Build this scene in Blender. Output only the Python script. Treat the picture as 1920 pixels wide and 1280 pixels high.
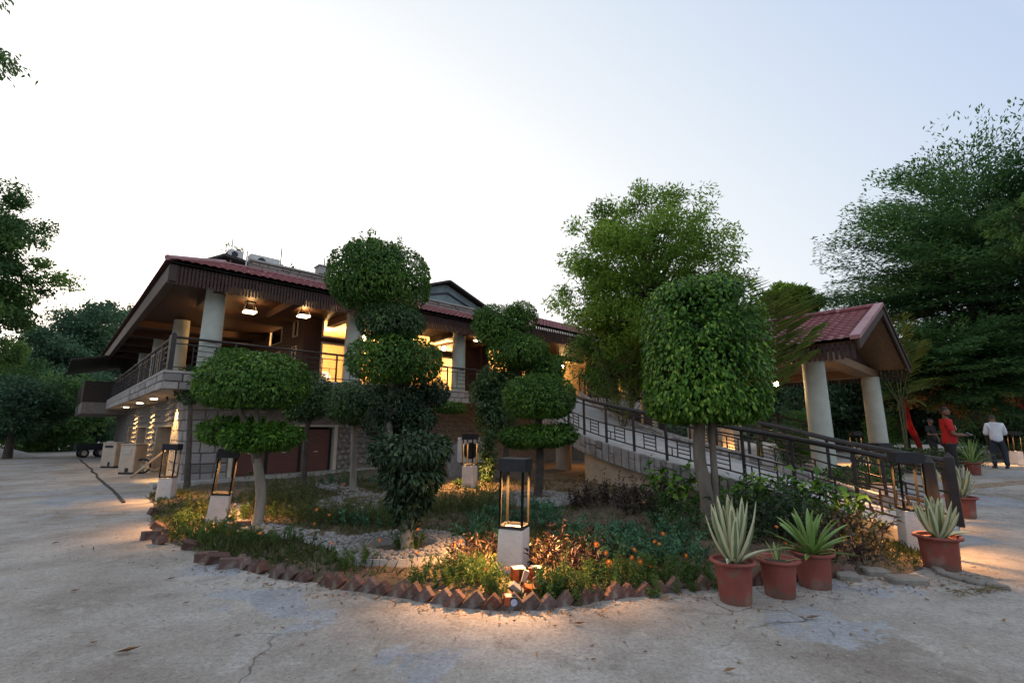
import bpy, bmesh, math, random
import numpy as np
from mathutils import Vector, Matrix, noise as mnoise

S = bpy.context.scene
for o in list(bpy.data.objects):
    bpy.data.objects.remove(o)
COL = S.collection
R = math.radians
rng = np.random.default_rng(7)
random.seed(7)

# ------------------------------------------------------------------ camera, sky, sun, exposure
F, PITCH, EYE = 890.0, R(10.57), 1.55            # focal length in pixels of a 1920 wide frame, tilt up, eye height
cd = bpy.data.cameras.new('camera')
cam = bpy.data.objects.new('camera', cd); COL.objects.link(cam)
cd.sensor_width = 36.0; cd.lens = F / 1920 * 36; cd.clip_start = .05; cd.clip_end = 3000
cam.location = (0, 0, EYE); cam.rotation_euler = (R(90) + PITCH, 0, 0)
S.camera = cam

world = bpy.data.worlds.new('World'); S.world = world; world.use_nodes = True
nt = world.node_tree; nt.nodes.clear()
wo = nt.nodes.new('ShaderNodeOutputWorld'); bg = nt.nodes.new('ShaderNodeBackground')
sky = nt.nodes.new('ShaderNodeTexSky'); sky.sky_type = 'NISHITA'; sky.sun_disc = False
sky.sun_elevation = R(7); sky.sun_rotation = R(-38); sky.air_density = 1.0; sky.dust_density = 3.0; sky.ozone_density = 1.5
tc = nt.nodes.new('ShaderNodeTexCoord')
dot = nt.nodes.new('ShaderNodeVectorMath'); dot.operation = 'DOT_PRODUCT'
dot.inputs[1].default_value = Vector((.52, -.62, .59)).normalized()
nt.links.new(tc.outputs['Generated'], dot.inputs[0])
mr = nt.nodes.new('ShaderNodeMapRange'); mr.inputs['From Min'].default_value = -1; mr.inputs['From Max'].default_value = 1
nt.links.new(dot.outputs['Value'], mr.inputs['Value'])
cr = nt.nodes.new('ShaderNodeValToRGB'); el = cr.color_ramp.elements
el[0].position = .0; el[0].color = (2.5, 2.25, 2.0, 1)
el[1].position = 1.0; el[1].color = (.60, .67, .77, 1)
for p_, c_ in ((.22, (1.35, 1.29, 1.23, 1)), (.36, (.80, .80, .80, 1)), (.45, (.655, .68, .71, 1)), (.533, (.555, .61, .68, 1)), (.66, (.41, .49, .64, 1)), (.80, (.52, .59, .70, 1))):
    e_ = el.new(p_); e_.color = c_
nt.links.new(mr.outputs['Result'], cr.inputs['Fac'])
skm = nt.nodes.new('ShaderNodeVectorMath'); skm.operation = 'SCALE'; skm.inputs['Scale'].default_value = .10
nt.links.new(sky.outputs['Color'], skm.inputs[0])
mx = nt.nodes.new('ShaderNodeMix'); mx.data_type = 'RGBA'; mx.inputs['Factor'].default_value = .88   # thick evening haze over the clear sky
nt.links.new(skm.outputs['Vector'], mx.inputs['A']); nt.links.new(cr.outputs['Color'], mx.inputs['B'])
nt.links.new(mx.outputs['Result'], bg.inputs['Color']); bg.inputs['Strength'].default_value = 1.0
nt.links.new(bg.outputs['Background'], wo.inputs['Surface'])

sd = bpy.data.lights.new('sun', 'SUN'); sd.energy = .25; sd.angle = R(14); sd.color = (1, .86, .7)
sun = bpy.data.objects.new('sun', sd); COL.objects.link(sun)
sun.rotation_euler = Vector((.60, -.78, -.15)).to_track_quat('-Z', 'Y').to_euler()

S.view_settings.view_transform = 'Standard'; S.view_settings.look = 'None'
S.view_settings.exposure = 0.6; S.view_settings.gamma = 1.0
S.render.engine = 'CYCLES'
S.cycles.use_denoising = True
S.cycles.max_bounces = 6; S.cycles.diffuse_bounces = 3; S.cycles.glossy_bounces = 2; S.cycles.transmission_bounces = 4
S.cycles.transparent_max_bounces = 6
S.cycles.sample_clamp_indirect = 4.0
S.cycles.caustics_reflective = False; S.cycles.caustics_refractive = False

# ------------------------------------------------------------------ measuring the photograph
CT, ST = math.cos(PITCH), math.sin(PITCH)
def ray(px, py):
    a, b = (px - 960) / F, (640 - py) / F
    return Vector((a, CT - b * ST, ST + b * CT))
def PZ(px, py, z=0.0):            # point of the horizontal plane z seen at that pixel
    d = ray(px, py); t = (z - EYE) / d.z
    return Vector((d.x * t, d.y * t, z))
def PY(px, py, Y):                # point at distance Y along the ground axis
    d = ray(px, py); t = Y / d.y
    return Vector((d.x * t, Y, EYE + d.z * t))
def mpp(p):                       # metres per pixel at a point
    return (p.y * CT + (p.z - EYE) * ST) / F
ANG = R(43.7)
UX = Vector((math.cos(ANG), math.sin(ANG), 0)); VX = Vector((-UX.y, UX.x, 0))
B0 = Vector((-9.2, 12.5, 0))      # the terrace corner of the building
def BL(t, s, z=0.0): return B0 + UX * t + VX * s + Vector((0, 0, z))

def sstep(a, b, x):
    t = np.clip((np.asarray(x, float) - a) / (b - a), 0, 1)
    return t * t * (3 - 2 * t)

# ------------------------------------------------------------------ object helpers
def tag(o, label=None, cat=None, group=None, kind=None):
    if label: o['label'] = label
    if cat: o['category'] = cat
    if group: o['group'] = group
    if kind: o['kind'] = kind
    return o
def thing(name, label, cat, loc=(0, 0, 0), rz=0.0, group=None):
    o = bpy.data.objects.new(name, None); COL.objects.link(o)
    o.location = loc; o.rotation_euler = (0, 0, rz); o.empty_display_size = .1
    return tag(o, label, cat, group)
def link_mesh(name, me, mat=None, parent=None, loc=None, rot=None, scale=None):
    o = bpy.data.objects.new(name, me); COL.objects.link(o)
    if mat is not None and len(me.materials) == 0: me.materials.append(mat)
    if parent is not None: o.parent = parent
    if loc is not None: o.location = loc
    if rot is not None: o.rotation_euler = rot
    if scale is not None: o.scale = scale
    return o
def copy_tree(o, parent=None):
    c = o.copy(); COL.objects.link(c)
    if parent is not None: c.parent = parent
    for ch in list(o.children): copy_tree(ch, c)
    return c

class MB:
    def __init__(s): s.v = []; s.f = []; s.uv = None
    def add(s, vs, fs):
        n = len(s.v); s.v += [tuple(v) for v in vs]; s.f += [tuple(i + n for i in f) for f in fs]; return s
    def box(s, x0, x1, y0, y1, z0, z1):
        v = [(x0, y0, z0), (x1, y0, z0), (x1, y1, z0), (x0, y1, z0), (x0, y0, z1), (x1, y0, z1), (x1, y1, z1), (x0, y1, z1)]
        return s.add(v, [(0, 3, 2, 1), (4, 5, 6, 7), (0, 1, 5, 4), (1, 2, 6, 5), (2, 3, 7, 6), (3, 0, 4, 7)])
    def hexa(s, v8):
        return s.add(v8, [(0, 3, 2, 1), (4, 5, 6, 7), (0, 1, 5, 4), (1, 2, 6, 5), (2, 3, 7, 6), (3, 0, 4, 7)])
    def bar(s, p, q, w, h):
        p, q = Vector(p), Vector(q); d = (q - p).normalized()
        up = Vector((0, 0, 1)) if abs(d.z) < .95 else Vector((1, 0, 0))
        a = d.cross(up).normalized() * (w / 2); b = a.cross(d).normalized() * (h / 2)
        return s.hexa([p - a - b, p + a - b, q + a - b, q - a - b, p - a + b, p + a + b, q + a + b, q - a + b])
    def tube(s, pts, rads, n=8):
        pts = [Vector(p) for p in pts]
        if not hasattr(rads, '__len__'): rads = [rads] * len(pts)
        ref = Vector((1, 0, 0)); vs = []; fs = []
        for i, p in enumerate(pts):
            d = (pts[min(i + 1, len(pts) - 1)] - pts[max(i - 1, 0)]).normalized()
            if abs(d.dot(ref)) > .9: ref = Vector((0, 1, 0)) if abs(d.y) < .9 else Vector((0, 0, 1))
            a = d.cross(ref).normalized(); b = d.cross(a)
            for k in range(n):
                t = 2 * math.pi * k / n
                vs.append(p + (a * math.cos(t) + b * math.sin(t)) * rads[i])
        for i in range(len(pts) - 1):
            for k in range(n):
                fs.append((i * n + k, i * n + (k + 1) % n, (i + 1) * n + (k + 1) % n, (i + 1) * n + k))
        fs.append(tuple(range(n - 1, -1, -1))); fs.append(tuple(range((len(pts) - 1) * n, len(pts) * n)))
        return s.add(vs, fs)
    def lathe(s, prof, n=24, c=(0, 0), wob=0):
        vs = []; fs = []
        for i, (r, z) in enumerate(prof):
            for k in range(n):
                t = 2 * math.pi * k / n; rr = r * (1 + wob * math.sin(3 * t + i) * .5 + wob * math.sin(5 * t + 1))
                vs.append((c[0] + rr * math.cos(t), c[1] + rr * math.sin(t), z))
        for i in range(len(prof) - 1):
            for k in range(n):
                fs.append((i * n + k, i * n + (k + 1) % n, (i + 1) * n + (k + 1) % n, (i + 1) * n + k))
        fs.append(tuple(range(n - 1, -1, -1))); fs.append(tuple(range((len(prof) - 1) * n, len(prof) * n)))
        return s.add(vs, fs)
    def mesh(s, name, smooth=False, bevel=0.0):
        me = bpy.data.meshes.new(name)
        me.from_pydata(s.v, [], s.f)
        bm = bmesh.new(); bm.from_mesh(me)
        bmesh.ops.recalc_face_normals(bm, faces=bm.faces)
        if bevel:
            bmesh.ops.bevel(bm, geom=[e for e in bm.edges if e.is_manifold and e.calc_face_angle(0) > .5], offset=bevel, segments=1, affect='EDGES', profile=.5)
        bm.to_mesh(me); bm.free()
        if smooth:
            for p in me.polygons: p.use_smooth = True
            me.set_sharp_from_angle(angle=R(40))
        me.update()
        return me
    def build(s, name, mat, parent=None, smooth=False, bevel=0.0, **k):
        return link_mesh(name, s.mesh(name, smooth, bevel), mat, parent, **k)

def np_mesh(name, V, tris, mat, parent=None, tint=None, loc=None):
    me = bpy.data.meshes.new(name)
    V = np.ascontiguousarray(V, dtype=np.float32); T = np.ascontiguousarray(tris, dtype=np.int32)
    k = T.shape[1]
    me.vertices.add(len(V)); me.vertices.foreach_set('co', V.ravel())
    me.loops.add(T.size); me.loops.foreach_set('vertex_index', T.ravel())
    me.polygons.add(len(T)); me.polygons.foreach_set('loop_start', np.arange(0, T.size, k, dtype=np.int32))
    if tint is not None:
        a = me.attributes.new('tint', 'FLOAT', 'POINT'); a.data.foreach_set('value', np.ascontiguousarray(tint, dtype=np.float32))
    me.update(calc_edges=True); me.validate()
    return link_mesh(name, me, mat, parent, loc=loc)

def unit(a): return a / np.maximum(np.linalg.norm(a, axis=-1, keepdims=True), 1e-6)
def leaf_arrays(base, axis, nrm, L, W, tint, fold=.3, droop=.15, wide=.42, six=False):
    base = np.asarray(base, float); axis = unit(np.asarray(axis, float)); N = len(base)
    side = unit(np.cross(axis, nrm)); nn = np.cross(side, axis)
    L = np.broadcast_to(L, (N,))[:, None]; W = np.broadcast_to(W, (N,))[:, None]
    tip = base + axis * L - nn * L * droop
    if six:
        m1 = base + axis * L * .5 - nn * L * droop * .15
        a = base + axis * L * wide + side * W * .5 + nn * W * fold * .5 - nn * L * droop * .1
        b = base + axis * L * wide - side * W * .5 + nn * W * fold * .5 - nn * L * droop * .1
        V = np.stack([base, a, tip, b, m1], 1).reshape(-1, 3)
        i = np.arange(N)[:, None] * 5
        T = np.concatenate([i + [0, 1, 4], i + [1, 2, 4], i + [0, 4, 3], i + [4, 2, 3]], 0)
        return V, T, np.repeat(tint, 5)
    mid = base + axis * L * wide
    a = mid + side * W * .5 + nn * W * fold * .5; b = mid - side * W * .5 + nn * W * fold * .5
    V = np.stack([base, a, tip, b], 1).reshape(-1, 3)
    i = np.arange(N)[:, None] * 4
    T = np.concatenate([i + [0, 1, 2], i + [0, 2, 3]], 0)
    return V, T, np.repeat(tint, 4)
def leaves(name, base, axis, nrm, L, W, mat, parent, tint=None, **k):
    if tint is None: tint = rng.random(len(base))
    V, T, ti = leaf_arrays(base, axis, nrm, L, W, tint, **k)
    return np_mesh(name, V, T, mat, parent, ti)

# ------------------------------------------------------------------ materials
def newmat(name):
    m = bpy.data.materials.new(name); m.use_nodes = True
    n = m.node_tree.nodes; return m, m.node_tree, n['Principled BSDF']
def rgb(c): return (c[0], c[1], c[2], 1)
def mat(name, c1, c2=None, rough=.75, scale=6.0, detail=5.0, bump=0.0, bscale=30.0, objvar=0.0, metal=0.0, spots=None, coord='Object', contrast=(.35, .65), spec=.4, stretch=None):
    m, t, p = newmat(name); N = t.nodes; Lk = t.links
    if c2 is None: c2 = tuple(x * .7 for x in c1)
    tc = N.new('ShaderNodeTexCoord'); src = tc.outputs[coord]
    if stretch:
        mp = N.new('ShaderNodeMapping'); mp.inputs['Scale'].default_value = stretch; Lk.new(src, mp.inputs['Vector']); src = mp.outputs['Vector']
    nz = N.new('ShaderNodeTexNoise'); nz.inputs['Scale'].default_value = scale; nz.inputs['Detail'].default_value = detail; nz.inputs['Roughness'].default_value = .62
    Lk.new(src, nz.inputs['Vector'])
    cr = N.new('ShaderNodeValToRGB'); cr.color_ramp.elements[0].position = contrast[0]; cr.color_ramp.elements[1].position = contrast[1]
    cr.color_ramp.elements[0].color = rgb(c2); cr.color_ramp.elements[1].color = rgb(c1)
    Lk.new(nz.outputs['Fac'], cr.inputs['Fac']); out = cr.outputs['Color']
    if spots:
        n2 = N.new('ShaderNodeTexNoise'); n2.inputs['Scale'].default_value = spots[1]; n2.inputs['Detail'].default_value = 6
        Lk.new(src, n2.inputs['Vector'])
        r2 = N.new('ShaderNodeValToRGB'); r2.color_ramp.elements[0].position = spots[2]; r2.color_ramp.elements[1].position = spots[2] + .08
        Lk.new(n2.outputs['Fac'], r2.inputs['Fac'])
        mx = N.new('ShaderNodeMix'); mx.data_type = 'RGBA'; Lk.new(r2.outputs['Color'], mx.inputs['Factor'])
        Lk.new(out, mx.inputs['A']); mx.inputs['B'].default_value = rgb(spots[0]); out = mx.outputs['Result']
    if objvar:
        oi = N.new('ShaderNodeObjectInfo'); hs = N.new('ShaderNodeHueSaturation')
        mr = N.new('ShaderNodeMapRange'); mr.inputs['To Min'].default_value = 1 - objvar; mr.inputs['To Max'].default_value = 1 + objvar
        Lk.new(oi.outputs['Random'], mr.inputs['Value']); Lk.new(mr.outputs['Result'], hs.inputs['Value'])
        m2 = N.new('ShaderNodeMath'); m2.operation = 'MULTIPLY_ADD'; m2.inputs[1].default_value = 37.7; m2.inputs[2].default_value = 0
        fr = N.new('ShaderNodeMath'); fr.operation = 'FRACT'; Lk.new(oi.outputs['Random'], m2.inputs[0]); Lk.new(m2.outputs[0], fr.inputs[0])
        m3 = N.new('ShaderNodeMapRange'); m3.inputs['To Min'].default_value = 1 - objvar; m3.inputs['To Max'].default_value = 1 + objvar * 1.2
        Lk.new(fr.outputs[0], m3.inputs['Value']); Lk.new(m3.outputs['Result'], hs.inputs['Saturation'])
        Lk.new(out, hs.inputs['Color']); out = hs.outputs['Color']
    Lk.new(out, p.inputs['Base Color'])
    p.inputs['Roughness'].default_value = rough; p.inputs['Metallic'].default_value = metal; p.inputs['Specular IOR Level'].default_value = spec
    if bump:
        nb = N.new('ShaderNodeTexNoise'); nb.inputs['Scale'].default_value = bscale; nb.inputs['Detail'].default_value = 6
        Lk.new(src, nb.inputs['Vector'])
        bp = N.new('ShaderNodeBump'); bp.inputs['Strength'].default_value = bump; bp.inputs['Distance'].default_value = .02
        Lk.new(nb.outputs['Fac'], bp.inputs['Height']); Lk.new(bp.outputs['Normal'], p.inputs['Normal'])
    return m
def leafmat(name, dark, mid, light, rough=.45, trans=.25, spec=.4, pos=(.0, .55, 1.0)):
    m, t, p = newmat(name); N = t.nodes; Lk = t.links
    at = N.new('ShaderNodeAttribute'); at.attribute_name = 'tint'
    cr = N.new('ShaderNodeValToRGB'); e = cr.color_ramp.elements
    e[0].position = pos[0]; e[0].color = rgb(dark); e[1].position = pos[2]; e[1].color = rgb(light)
    x = e.new(pos[1]); x.color = rgb(mid)
    Lk.new(at.outputs['Fac'], cr.inputs['Fac'])
    Lk.new(cr.outputs['Color'], p.inputs['Base Color']); p.inputs['Roughness'].default_value = rough; p.inputs['Specular IOR Level'].default_value = spec
    tr = N.new('ShaderNodeBsdfTranslucent'); Lk.new(cr.outputs['Color'], tr.inputs['Color'])
    ms = N.new('ShaderNodeMixShader'); ms.inputs['Fac'].default_value = trans
    out = [n for n in N if n.type == 'OUTPUT_MATERIAL'][0]
    Lk.new(p.outputs[0], ms.inputs[1]); Lk.new(tr.outputs[0], ms.inputs[2]); Lk.new(ms.outputs[0], out.inputs['Surface'])
    return m
def emit(name, c, st):
    m, t, p = newmat(name)
    p.inputs['Base Color'].default_value = rgb(c); p.inputs['Emission Color'].default_value = rgb(c); p.inputs['Emission Strength'].default_value = st
    return m

WARM = (1.0, .60, .24)
M_black = mat('black_metal', (.018, .02, .024), (.012, .013, .016), rough=.45, bump=.08)
M_lpost = mat('lantern_post_paint', (.006, .0058, .0056), (.004, .004, .004), rough=.7, spec=.15)
M_rail = mat('railing_paint', (.042, .031, .030), (.025, .019, .019), rough=.5, bump=.05)
M_white = mat('whitewashed_plaster', (.66, .64, .62), (.52, .50, .48), rough=.85, scale=5, bump=.35, bscale=25, spots=((.30, .25, .2), 9, .68))
M_brick = mat('red_brick', (.165, .088, .070), (.095, .062, .055), rough=.92, scale=9, bump=.6, bscale=35, objvar=.28, spots=((.20, .175, .155), 7, .56))
M_stone = mat('grey_slab_stone', (.36, .33, .31), (.24, .22, .21), rough=.9, scale=7, bump=.5, bscale=22, objvar=.30)
M_river = mat('river_stone', (.33, .30, .27), (.20, .18, .165), rough=.85, scale=6, bump=.3, bscale=25, objvar=.30)
M_cobble = mat('cobble_stone', (.27, .255, .24), (.15, .14, .135), rough=.85, scale=14, bump=.3, bscale=40, objvar=.22)
M_mortar = mat('mortar', (.27, .245, .215), (.18, .16, .14), rough=.95, scale=5, bump=.5, bscale=40)
M_concrete = mat('weathered_concrete', (.42, .40, .37), (.30, .28, .26), rough=.9, scale=3, bump=.3, bscale=40)
M_plaster = mat('beige_plaster', (.52, .42, .31), (.40, .31, .23), rough=.85, scale=3, bump=.2)
M_column = mat('pale_green_column_paint', (.50, .525, .46), (.42, .44, .385), rough=.7, scale=2.5, bump=.08, spots=((.42, .40, .34), 3.0, .66))
M_wood = mat('brown_timber', (.10, .046, .026), (.062, .029, .017), rough=.6, scale=5, bump=.15, stretch=(1, 12, 12))
M_ceil = mat('timber_ceiling', (.072, .031, .014), (.042, .019, .009), rough=.6, scale=4, bump=.1, stretch=(1, 10, 1))
M_pboard = mat('porch_boarding', (.27, .155, .078), (.17, .095, .05), rough=.6, scale=4, bump=.15, stretch=(1, 10, 1))
M_dbalc = mat('dark_balcony_timber', (.045, .03, .024), (.028, .02, .017), rough=.7, scale=6, bump=.1)
M_fascia = mat('fascia_timber', (.070, .042, .032), (.040, .025, .02), rough=.7, scale=4, bump=.2, stretch=(10, 1, 10))
M_slat = mat('valance_slat', (.068, .032, .026), (.042, .020, .017), rough=.7, scale=6)
M_wall = mat('dark_red_brown_wall', (.050, .019, .015), (.032, .013, .010), rough=.6, scale=6, bump=.1)
M_roof = mat('red_tile_sheet', (.26, .070, .072), (.17, .046, .05), rough=.55, scale=3, bump=.1, spots=((.42, .22, .22), 6, .62))
M_ridge = mat('pinkish_ridge_flashing', (.40, .21, .215), (.30, .14, .145), rough=.5, scale=3)
M_roofun = mat('roof_underside', (.06, .05, .045), (.04, .033, .03), rough=.8)
M_cream = mat('cream_interior_paint', (.72, .56, .34), (.66, .50, .30), rough=.8, scale=2)
M_frame = mat('pale_window_frame', (.62, .55, .45), (.52, .45, .36), rough=.6)
M_soil = None
# ------------------------------------------------------------------ ground
def ground_z(X, Y):
    X = np.asarray(X, float); Y = np.asarray(Y, float)
    return .27 * sstep(7.5, 12.5, Y) * sstep(4.8, 8.5, X)

def road_material():
    m, t, p = newmat('worn_concrete_road'); N = t.nodes; Lk = t.links
    tc = N.new('ShaderNodeTexCoord'); src = tc.outputs['Object']
    def nz(sc, det=6, rough=.6, dist=0.0, v=src):
        n = N.new('ShaderNodeTexNoise'); n.inputs['Scale'].default_value = sc; n.inputs['Detail'].default_value = det; n.inputs['Roughness'].default_value = rough
        n.inputs['Distortion'].default_value = dist; Lk.new(v, n.inputs['Vector']); return n.outputs['Fac']
    def ramp(f, a, b, ca=(0, 0, 0), cb=(1, 1, 1), interp='LINEAR'):
        r = N.new('ShaderNodeValToRGB'); r.color_ramp.elements[0].position = a; r.color_ramp.elements[1].position = b
        r.color_ramp.elements[0].color = rgb(ca); r.color_ramp.elements[1].color = rgb(cb); r.color_ramp.interpolation = interp
        Lk.new(f, r.inputs['Fac']); return r.outputs['Color']
    def mix(f, a, b, mode='MIX'):
        x = N.new('ShaderNodeMix'); x.data_type = 'RGBA'; x.blend_type = mode
        if isinstance(f, float): x.inputs['Factor'].default_value = f
        else: Lk.new(f, x.inputs['Factor'])
        for k, q in (('A', a), ('B', b)):
            if isinstance(q, tuple): x.inputs[k].default_value = rgb(q)
            else: Lk.new(q, x.inputs[k])
        return x.outputs['Result']
    base = ramp(nz(.45, 8, .65), .36, .66, (0.237, 0.205, 0.176), (0.506, 0.473, 0.435))        # brown, sandy and pale zones
    base = mix(ramp(nz(3.2, 9, .7, .3), .50, .62), base, ramp(nz(1.1, 6), .36, .64, (0.220, 0.194, 0.167), (0.440, 0.409, 0.374)))   # blotchy scaling
    smooth = ramp(nz(.55, 9, .58, .4), .560, .575)                                    # smooth blue grey screed left in patches
    col = mix(smooth, base, ramp(nz(2.0, 6), .35, .7, (.27, .275, .295), (.40, .405, .42)))
    pale = ramp(nz(.9, 9, .6, .6), .62, .72)
    col = mix(pale, col, (.43, .415, .395))
    dirt = ramp(nz(.25, 5, .6), .55, .72); col = mix(dirt, col, (.27, .21, .155))
    grit = ramp(nz(26, 6, .75), .30, .70, (.66, .66, .66), (1.28, 1.27, 1.25)); col = mix(1.0, col, grit, 'MULTIPLY')
    speck = ramp(nz(60, 3, .6), .625, .66); col = mix(speck, col, (.09, .08, .07))
    speck2 = ramp(nz(90, 2, .5), .71, .74); col = mix(speck2, col, (.5, .48, .45))
    # cracks: cell edges, warped and broken up
    wn = N.new('ShaderNodeTexNoise'); wn.inputs['Scale'].default_value = 1.3; wn.inputs['Detail'].default_value = 8; Lk.new(src, wn.inputs['Vector'])
    va = N.new('ShaderNodeVectorMath'); va.operation = 'MULTIPLY_ADD'; va.inputs[1].default_value = (1.1, 1.1, 0); Lk.new(wn.outputs['Color'], va.inputs[0]); Lk.new(src, va.inputs[2])
    vo = N.new('ShaderNodeTexVoronoi'); vo.feature = 'DISTANCE_TO_EDGE'; vo.inputs['Scale'].default_value = .55; Lk.new(va.outputs['Vector'], vo.inputs['Vector'])
    crk = ramp(vo.outputs['Distance'], .0, .0055, (1, 1, 1), (0, 0, 0)); msk = ramp(nz(.7, 6), .50, .60)
    ck = mix(1.0, crk, msk, 'MULTIPLY'); col = mix(ck, col, (.10, .088, .075))
    Lk.new(col, p.inputs['Base Color'])
    p.inputs['Roughness'].default_value = .88; p.inputs['Specular IOR Level'].default_value = .25
    h1 = N.new('ShaderNodeMath'); h1.operation = 'MULTIPLY_ADD'; h1.inputs[1].default_value = .5
    Lk.new(nz(9, 9, .7), h1.inputs[0])
    sm = N.new('ShaderNodeMath'); sm.operation = 'MULTIPLY_ADD'; sm.inputs[1].default_value = .22; Lk.new(smooth, sm.inputs[0])
    hc = N.new('ShaderNodeMath'); hc.operation = 'MULTIPLY_ADD'; hc.inputs[1].default_value = -.6; Lk.new(ck, hc.inputs[0]); Lk.new(nz(55, 3, .7), hc.inputs[2])
    Lk.new(hc.outputs[0], sm.inputs[2]); Lk.new(sm.outputs[0], h1.inputs[2])
    bp = N.new('ShaderNodeBump'); bp.inputs['Strength'].default_value = .55; bp.inputs['Distance'].default_value = .022
    Lk.new(h1.outputs[0], bp.inputs['Height']); Lk.new(bp.outputs['Normal'], p.inputs['Normal'])
    return m
M_road = road_material()
M_soil = mat('garden_soil', (.13, .095, .062), (.065, .046, .03), rough=.95, scale=3, bump=.8, bscale=30, spots=((.20, .15, .09), 24, .6), coord='Object')
M_sand = mat('heaped_gravel', (.40, .38, .36), (.30, .28, .26), rough=.95, scale=4, bump=.6, bscale=40)

def axis_pts(segs):
    out = []
    for a, b, st in segs: out += list(np.arange(a, b, st))
    out.append(segs[-1][1]); return np.array(out)
gx = axis_pts([(-900, -60, 60), (-60, -16, 4), (-16, 22, .5), (22, 60, 4), (60, 900, 60)])
gy = axis_pts([(-300, -20, 40), (-20, -2, 2), (-2, 24, .5), (24, 60, 4), (60, 900, 60)])
GX, GY = np.meshgrid(gx, gy)
GV = np.stack([GX, GY, ground_z(GX, GY)], -1).reshape(-1, 3)
nx, ny = len(gx), len(gy)
ii = (np.arange(ny - 1)[:, None] * nx + np.arange(nx - 1)[None]).reshape(-1, 1)
road = np_mesh('road', GV, ii + [0, 1, nx + 1, nx], M_road); tag(road, kind='structure')
for p in road.data.polygons: p.use_smooth = True

# ------------------------------------------------------------------ the garden bed
edge_px = [(283, 943), (277, 985), (300, 1012), (352, 1034), (385, 1050), (440, 1058), (520, 1082), (620, 1099), (720, 1112), (800, 1126),
           (865, 1136), (930, 1142), (1000, 1141), (1060, 1135), (1130, 1123), (1250, 1108), (1350, 1101), (1480, 1088), (1620, 1078), (1690, 1086), (1745, 1066)]
edge = [PZ(x, y) for x, y in edge_px]
poly = [(e.x, e.y) for e in edge] + [(5.45, 6.55), (4.9, 7.6), (4.3, 9.4), (4.9, 12.6), (4.2, 14.5), (3.6, 17), (3.0, 20.6), (.8, 20.6)]
for t_ in (11.6, 6.0, 3.0, 1.2): q = BL(t_, 1.0); poly.append((q.x, q.y))
poly.append((-8.6, 11.6))
PA = np.array(poly)
def sdist(X, Y):
    P = np.stack([X, Y], -1); d = np.full(X.shape, 1e9); ins = np.zeros(X.shape, bool)
    for i in range(len(PA)):
        a, b = PA[i], PA[(i + 1) % len(PA)]; ab = b - a
        t = np.clip(((P - a) @ ab) / (ab @ ab), 0, 1)
        d = np.minimum(d, np.linalg.norm(P - a - t[..., None] * ab, axis=-1))
        c = ((a[1] > Y) != (b[1] > Y)) & (X < (b[0] - a[0]) * (Y - a[1]) / (b[1] - a[1] + 1e-12) + a[0])
        ins ^= c
    return np.where(ins, d, -d)
def vnoise(X, Y, sc, seed=0):
    return np.array([mnoise.noise((float(x) * sc + seed, float(y) * sc - seed, seed * .7)) for x, y in zip(np.ravel(X), np.ravel(Y))]).reshape(np.shape(X))
def bed_z0(X, Y):
    X = np.asarray(X, float); Y = np.asarray(Y, float)
    hill = .06 + .16 * sstep(7.5, 11.5, Y) * sstep(-7.5, -3.5, X)
    return hill
def bed_z(X, Y):
    sd = sdist(np.atleast_1d(np.asarray(X, float)), np.atleast_1d(np.asarray(Y, float)))
    z = -.05 + (bed_z0(X, Y) + .05) * sstep(-.12, .22, sd)
    return z if np.ndim(X) else float(z[0])
bx = np.arange(-9.4, 6.0, .13); by = np.arange(4.2, 21.0, .13)
BX, BY = np.meshgrid(bx, by); SD = sdist(BX, BY)
BZ = -.05 + (bed_z0(BX, BY) + .05) * sstep(-.12, .22, SD) + .035 * (vnoise(BX, BY, 1.7, 3) + .6 * vnoise(BX, BY, 5, 8)) * (SD > .05)
nbx = len(bx)
ii = (np.arange(len(by) - 1)[:, None] * nbx + np.arange(nbx - 1)[None]).reshape(-1)
keep = (SD[:-1, :-1] > -.35).reshape(-1); ii = ii[keep][:, None]
bed = np_mesh('garden_bed', np.stack([BX, BY, BZ], -1).reshape(-1, 3), ii + [0, 1, nbx + 1, nbx], M_soil); tag(bed, kind='structure')
for p in bed.data.polygons: p.use_smooth = True
def on_bed(x, y): return Vector((x, y, bed_z(x, y)))
def PB(px, py):                                     # a pixel of the bed's surface
    p = PZ(px, py, .1)
    for _ in range(4): p = PZ(px, py, float(bed_z0(p.x, p.y)))
    return p
def PG(px, py):                                     # a pixel of the paved ground
    p = PZ(px, py, .0)
    for _ in range(6): p = PZ(px, py, float(ground_z(p.x, p.y)))
    return p

# apron in front of the building and its drain joint along the left facade
ap = MB()
a0, a1, a2, a3 = BL(.2, .95), BL(12, .95), BL(12, 1.62), BL(.2, 1.62)
ap.hexa([v + Vector((0, 0, -.1)) for v in (a0, a1, a2, a3)] + [v + Vector((0, 0, h)) for v, h in zip((a0, a1, a2, a3), (.10, .25, .25, .10))])
tag(ap.build('pavement', M_concrete, bevel=.01), kind='structure')
dr = MB()
pa, pb = PZ(236, 942), PZ(150, 861)
pts = [pa.lerp(pb, k / 14) + Vector((random.uniform(-.05, .05), random.uniform(-.05, .05), .012)) for k in range(15)]
for a, b in zip(pts[:-1], pts[1:]): dr.bar(a, b, .055, .03)
M_drain = mat('dark_drain_joint', (.05, .045, .04), (.03, .027, .024), rough=.95)
tag(dr.build('kerb', M_drain), kind='structure')
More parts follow.
